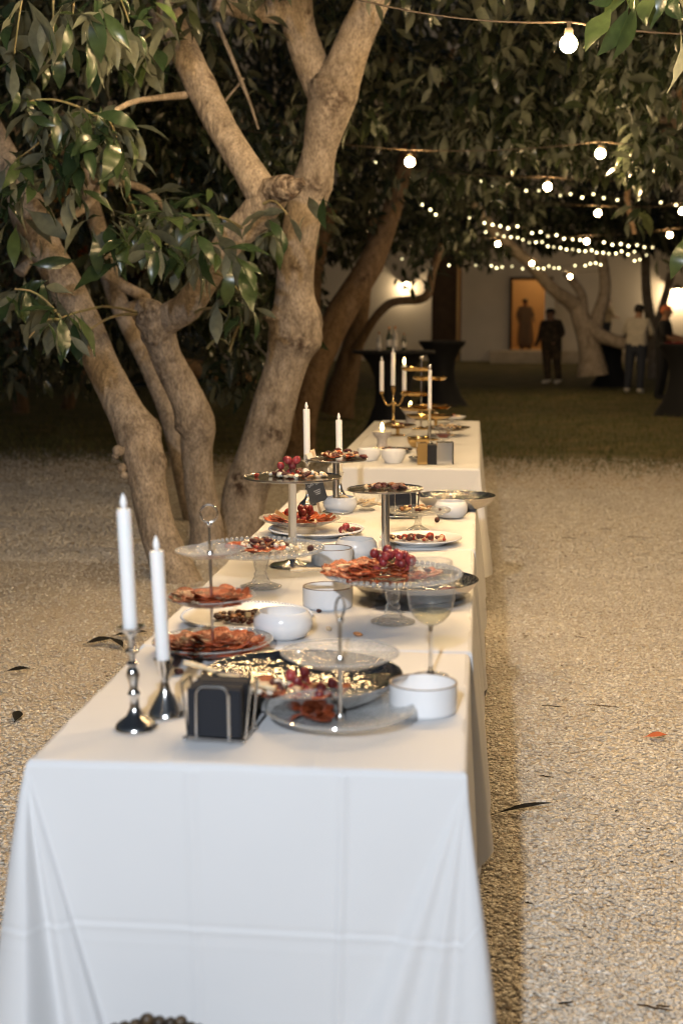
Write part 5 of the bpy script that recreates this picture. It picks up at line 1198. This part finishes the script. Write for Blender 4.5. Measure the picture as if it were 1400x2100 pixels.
# glass dish and platter
g = gd+D((0, 0, .008)); w_ = 'round the glass dish on the white platter'
fan(g+D((0, 0, 0)), .105, 22, w_, tilt=20, rings=2, step=.026); heap(g+D((.01, -.04, .0)), .07, .035, .012, [('raisin', 9), ('cheese', 5), ('hazelnut', 5), ('almond', 3)], 'in the glass dish on the white platter')
grapes(g+D((.018, .0, .004)), 11, .036, .048, 'bright red grapes in the glass dish on the white platter', .012); grapes(g+D((-.04, .02, .004)), 2, .014, .03, 'pair of red grapes beside bread in the glass dish', .012)
for i, (dx, dy, ll) in enumerate(((-.055, .0, 'thick bread finger leaning at the left of the glass dish'), (.0, -.06, 'bread finger lying at the front of the glass dish'), (.035, -.065, 'bread finger at the front right of the glass dish'))): solo('bread_finger', MB().box((0, 0, 0), (.070, .016, .013)), M['bread'], ll, 'bread', g+D((dx, dy, .022 if i == 0 else .010)), (0, R(32) if i == 0 else R(4), R(20-15*i)), smooth=False)
grapes(WP2+D((.108, -.03, .0)), 3, .024, .03, 'loose red grapes at the right of the white platter', .012); heap(WP2+D((.12, -.04, 0)), .03, .05, .008, [('olive', 3), ('cashew', 3), ('berry', 3), ('almond', 3)], 'at the right rim of the white platter')
# strawberry platter, low stand, bowls
w_ = 'on the white platter right of the middle silver stand'
for dx, dy in ((-.06, .0), (-.035, .01), (.04, -.01), (.055, .015)): bit('strawberry', WP3+D((dx, dy, .003)), w_, (random.uniform(.6, 1.4), random.uniform(-.4, .4), random.random()*6))
heap(WP3+D((0, 0, 0)), .10, .04, .008, [('hazelnut', 12), ('cashew', 8), ('olive', 4), ('berry', 6), ('fig', 5)], w_)
heap(GS_low+D((.0, 0, 0)), .065, .05, .012, [('hazelnut', 6), ('cashew', 6), ('raisin', 9), ('almond', 6)], 'on the low glass cake stand'); bit('raisin', GS_low+D((.075, 0, .002)), 'alone at the right of the low glass stand')
heap(tb(752, 1046)+D((0, 0, .018)), .034, .034, .035, [('cracker', 9)], 'in the small footed glass bowl'); heap(tb(697, 1050)+D((0, 0, .035)), .04, .04, .026, [('cracker', 7)], 'in the white bowl behind the furthest silver stand')
for k, x, y, l in (('cashew', 669, 1293, 'dropped on the cloth behind the two tier stand'), ('almond', 733, 1304, 'dropped on the cloth left of the wine glass'), ('raisin', 654, 1257, 'dropped on the cloth beside the round bowl'), ('fig', 366, 1384, 'dropped on the cloth right of the short candlestick'), ('olive', 893, 1071, 'dropped on the cloth under the low glass stand')):
    bit(k, tb(x, y)+D((0, 0, .001)), l, sc=1.1)

# ================================================================ THE FAR TABLE
def at2(px, py): return at_z(px, py, TZ+.002)
p = at2(806, 868); ca = thing('candelabra', 'gold three arm candelabra at the far left corner of the far table', 'candelabra', p)
mp = mpp(p); zs = lambda y: p.z*0+at_y(806, y, p.y).z-p.z; xs_ = lambda x: (x-806)*mp
mb = MB().lathe([(0, 0), (.055, 0), (.055, .006), (.02, .015), (.009, .03), (.009, zs(832)), (.018, zs(828)), (.018, zs(822)), (.008, zs(816)), (.008, zs(806)), (.016, zs(800)), (.014, zs(792)), (0, zs(792))], 24); part('stem', mb, M['gold'], ca)
for x, yb in ((782, 806), (828, 804)):
    X = xs_(x); zc = zs(822); P = [(0, 0, zc)]
    for i in range(1, 9): q = i/8; P.append((X*q, 0, zc-.035*math.sin(q*math.pi)+(zs(yb)-zc)*q**3))
    part('arm', MB().tube(P, .0065, 8).lathe([(0, zs(yb)-.012), (.016, zs(yb)-.008), (.018, zs(yb)+.012), (0, zs(yb)+.012)], 16, (X, 0, 0)), M['gold'], ca)
for x, yb, yt, lit, l in ((782, 803, 741, 0, 'white candle on the left arm of the gold candelabra, unlit'), (805, 790, 723, 0, 'white candle on the middle of the gold candelabra, tallest of its three'), (828, 801, 748, 1, 'lit white candle on the right arm of the gold candelabra')):
    c = thing('candle', l, 'candle', p+D((xs_(x), 0, zs(yb)))); hh = (yb-yt)*mp
    part('body', MB().lathe([(0, 0), (.0155, 0), (.0145, hh), (0, hh)], 20), M['candle'], c)
    part('flame', MB().lathe([(0, hh), (.005, hh+.008), (.010, hh+.022), (.006, hh+.040), (0, hh+.052)] if lit else [(0, hh), (.004, hh+.001), (.0055, hh+.012), (.003, hh+.028), (0, hh+.034)], 12), M['flame'] if lit else M['flame_tip'], c)
def gold_stand(px, py, tiers, top, label):
    p = at2(px, py); t = thing('tier_stand', label, 'tiered stand', p, group='gold tiered stands on the far table'); m_ = mpp(p)
    part('foot', MB().lathe([(0, 0), (.06, 0), (.06, .006), (.015, .014), (.008, .02), (0, .02)], 28), M['gold'], t)
    for (x, y, w) in tiers: 
        z = (py-y)*m_; r = w*m_/2; part('plate', MB().lathe([(0, z), (r*.8, z), (r, z+.016), (r, z+.024), (r*.8, z+.006), (0, z+.004)], 36, ((x-px)*m_, 0, 0), 1, .62), M['gold'], t)
    part('rod', MB().tube([(0, 0, .01), (0, 0, (py-top)*m_)], .007, 10).ball((0, 0, (py-top)*m_), .016, 10, 8), M['silver'], t); return p
gold_stand(863, 880, ((858, 842, 80), (851, 812, 64), (852, 761, 62)), 734, 'gold tiered stand beside the candelabra, its top plate the smaller')
gold_stand(879, 902, ((880, 858, 96), (882, 838, 88), (880, 780, 72)), 752, 'taller gold tiered stand right of the other on the far table')
def vot(px, py, w, lit, label):
    p = at2(px, py); m_ = mpp(p); r = w*m_/2; t = thing('candle_bowl', label, 'candle bowl', p, group='stoneware candle bowls')
    part('bowl', MB().lathe([(0, 0), (r*.62, 0), (r*.5, r*.35), (r*.55, r*.8), (r*.95, r*1.3), (r, r*1.6), (r*.93, r*1.6), (0, r*1.5)], 32), M['greyceramic'], t)
    part('wax', MB().lathe([(0, r*1.54), (r*.9, r*1.54)], 28), M['candle'], t)
    part('flame', MB().lathe([(0, r*1.54), (.006, r*1.54+.008), (.011, r*1.54+.022), (.007, r*1.54+.042), (0, r*1.54+.056)], 12), M['flame'], t)
vot(783, 916, 40, 1, 'grey footed stoneware bowl with a lit candle at the left of the far table'); vot(841, 866, 36, 1, 'stoneware bowl with a lit candle behind the gold stands')
def small(px, py, w, h, label, style='round', m='ceramic'):
    p = at2(px, py); k = mpp(p); return solo('white_bowl', MB().lathe([(0, 0), (w*k*.3, 0), (w*k*.45, h*.4), (w*k*.5, h*.8), (w*k*.49, h), (w*k*.46, h), (w*k*.4, h*.35), (0, h*.15)], 36), M[m], label, 'bowl', p, group='bowls on the far table')
small(757, 944, 50, .062, 'white bowl, left of two at the front of the far table'); small(806, 949, 52, .068, 'white bowl, right of two at the front of the far table'); small(858, 917, 48, .06, 'bronze bowl of snacks on the far table', m='gold')
def plate2(px, py, w, label, m, food, stand=0):
    p = at2(px, py); k = mpp(p); r = w*k/2; t = solo('plate', MB().lathe([(0, stand), (r*.7, stand), (r, stand+.018), (r*.99, stand+.021), (r*.7, stand+.004), (0, stand+.004)]+([(0, stand), (.012, stand), (.012, .01), (.05, .004), (.05, 0), (0, 0)] if stand else [(0, 0)]), 40), M[m], label, 'plate', p, group='plates on the far table')
    if food: heap(p+D((0, 0, stand+.006)), r*.7, r*.6, .025, food, 'on the '+label)
mix = [('hazelnut', 6), ('fig', 5), ('cashew', 5), ('apricot', 4), ('cracker', 3)]
plate2(800, 928, 92, 'glossy platter of snacks behind the two white bowls', 'hammered', mix); plate2(918, 893, 92, 'wide gold platter at the right of the far table', 'gold', mix, .035); plate2(815, 893, 76, 'gold platter between the candle bowl and the gold stands', 'gold', mix[:2], .05)
plate2(925, 868, 60, 'pale plate at the far right corner of the far table', 'ceramic', [('cracker', 10), ('apricot', 4)], .03); plate2(893, 876, 60, 'gold plate of cheese behind the wide gold platter', 'gold', [('cheese', 9), ('cracker', 4)], .06); plate2(860, 945, 46, 'shallow dark platter left of the napkin box', 'hammered', [('cheese', 5)])
p = at2(882, 951); t = thing('napkin_box', 'square metal napkin box with black napkins at the front of the far table', 'napkin box', p, (0, 0, R(6)))
part('box', MB().box((-.045, 0, .055), (.05, .10, .11)), M['gold'], t, False); part('napkins', MB().box((.006, 0, .05), (.046, .094, .10)), M['napkin'], t, False)
p = at2(910, 950); t = thing('card_box', 'square metal box with a dark edge beside the napkin box', 'box', p, (0, 0, R(5))); part('box', MB().box((0, 0, .055), (.078, .09, .11)), M['silver'], t, False); part('edge', MB().box((.043, 0, .055), (.006, .092, .112)), M['napkin'], t, False)
p = at2(908, 930); t = thing('glass_bowl', 'footed glass of red drink behind the square metal box', 'glass', p); part('bowl', MB().lathe([(0, .07), (.03, .08), (.05, .11), (.052, .15), (.05, .15), (0, .085)], 28), M['glass'], t); part('drink', MB().lathe([(0, .0855), (.028, .088), (.044, .110), (0, .110)], 28), M['redwine'], t); part('foot', MB().lathe([(0, 0), (.035, 0), (.008, .01), (.006, .07), (0, .07)], 24), M['glass'], t)
p = at2(880, 915); t = thing('candlestick', 'slim silver candlestick in front of the taller gold stand', 'candlestick', p, group='far candlesticks'); k = mpp(p); part('stem', MB().lathe([(0, 0), (.04, 0), (.03, .012), (.008, .03), (.010, 78*k*.5), (.007, 72*k), (.016, 78*k), (0, 78*k)], 20), M['silver'], t)
c = thing('candle', 'slim white candle in front of the taller gold stand', 'candle', p+D((0, 0, 78*k))); part('body', MB().lathe([(0, 0), (.011, 0), (.010, 78*k), (0, 78*k)], 18), M['candle'], c); part('flame', MB().lathe([(0, 78*k), (.005, 78*k+.012), (.003, 78*k+.026), (0, 78*k+.032)], 10), M['flame_tip'], c)

# ================================================================ SMALL THINGS ON THE GROUND
def ground_leaf(px, py, L, m, label, w=.30, rz=0, rx=.0):
    V, F = leaf_shape(L, L*w, .25, .25, L*.15); p = at_z(px, py, .010)
    return solo('fallen_leaf', MB().add(V, F), M[m], label, 'leaf', p, (rx, .2, rz), smooth=True)
M['blackleaf'] = mat('blackened_leaf', (.010, .0095, .009), .8, spec=.15, c2=(.02, .019, .017), nscale=40); M['redleaf'] = mat('red_dry_leaf', (.40, .09, .03), .7)
ground_leaf(1005, 1672, .17, 'blackleaf', 'long curled blackened leaf lying across the edge of the table shadow', .14, R(-78), .06)
ground_leaf(1318, 1512, .075, 'redleaf', 'crumpled orange red leaf on the pale gravel at the right', .5, R(-85))
for i, (x, y, L, rz) in enumerate(((170, 1322, .13, -60), (228, 1305, .15, -80), (8, 1378, .10, -80), (255, 1330, .14, 40), (30, 1482, .10, 10))):
    ground_leaf(x, y, L, 'blackleaf', ('dark leaf on the gravel left of the candles, with a second beside it', 'dark leaf on the gravel nearest the tall candle', 'dark leaf on the gravel at the left edge', 'thin dark leaf on the gravel behind the tall candlestick', 'dark leaf scrap on the gravel at the lower left')[i], .4, R(rz))
for i, (x, y, L, rz) in enumerate(((1110, 1447, .09, -95), (1200, 1446, .12, -92), (1105, 1592, .045, -90), (1305, 2062, .075, -100), (1145, 2060, .035, -60), (1345, 2064, .03, -80), (1260, 1665, .02, -40), (1330, 1702, .02, 10), (1076, 1852, .018, -80), (1180, 1307, .05, -85), (1150, 1103, .10, -90), (1285, 1101, .13, -92), (1035, 1122, .10, -92), (1230, 1085, .08, -90), (1375, 1770, .02, -20))):
    p = at_z(x, y, .010); d = Vector((-math.sin(R(rz)), math.cos(R(rz)), 0)); pts = [d*L*q+Vector((.004*math.sin(q*9), .004*math.cos(q*7), .003*math.sin(q*5))) for q in (0, .25, .5, .75, 1)]
    solo('fallen_twig', MB().tube(pts, [.0016, .0022, .002, .0018, .001], 6), M['leafdry'] if i % 2 else M['blackleaf'], 'thin dark twig lying on the pale gravel', 'twig', p, group='thin dark twigs on the gravel')

# a dark knobbly basket just peeps into the bottom of the picture
p = at_y(312, 2140, 2.12); bk = thing('basket', 'dark knobbly basket rim peeking up at the bottom edge before the white cloth', 'basket', (p.x, p.y, 0)); zr = p.z-.016
M['wicker'] = mat('dark_wicker', (.03, .022, .016), .45, c2=(.09, .055, .025), nscale=60)
part('body', MB().lathe([(0, 0), (.075, 0), (.085, zr*.5), (.09, zr), (.082, zr), (.07, .02), (0, .02)], 32), M['wicker'], bk)
mb = MB()
for i in range(30): a = 2*math.pi*i/30; mb.ball((.094*math.cos(a), .094*math.sin(a), zr+.004+.004*math.sin(i*2.3)), .0115*random.uniform(.8, 1.15), 10, 8, jit=.06)
part('rim', mb, M['wicker'], bk)
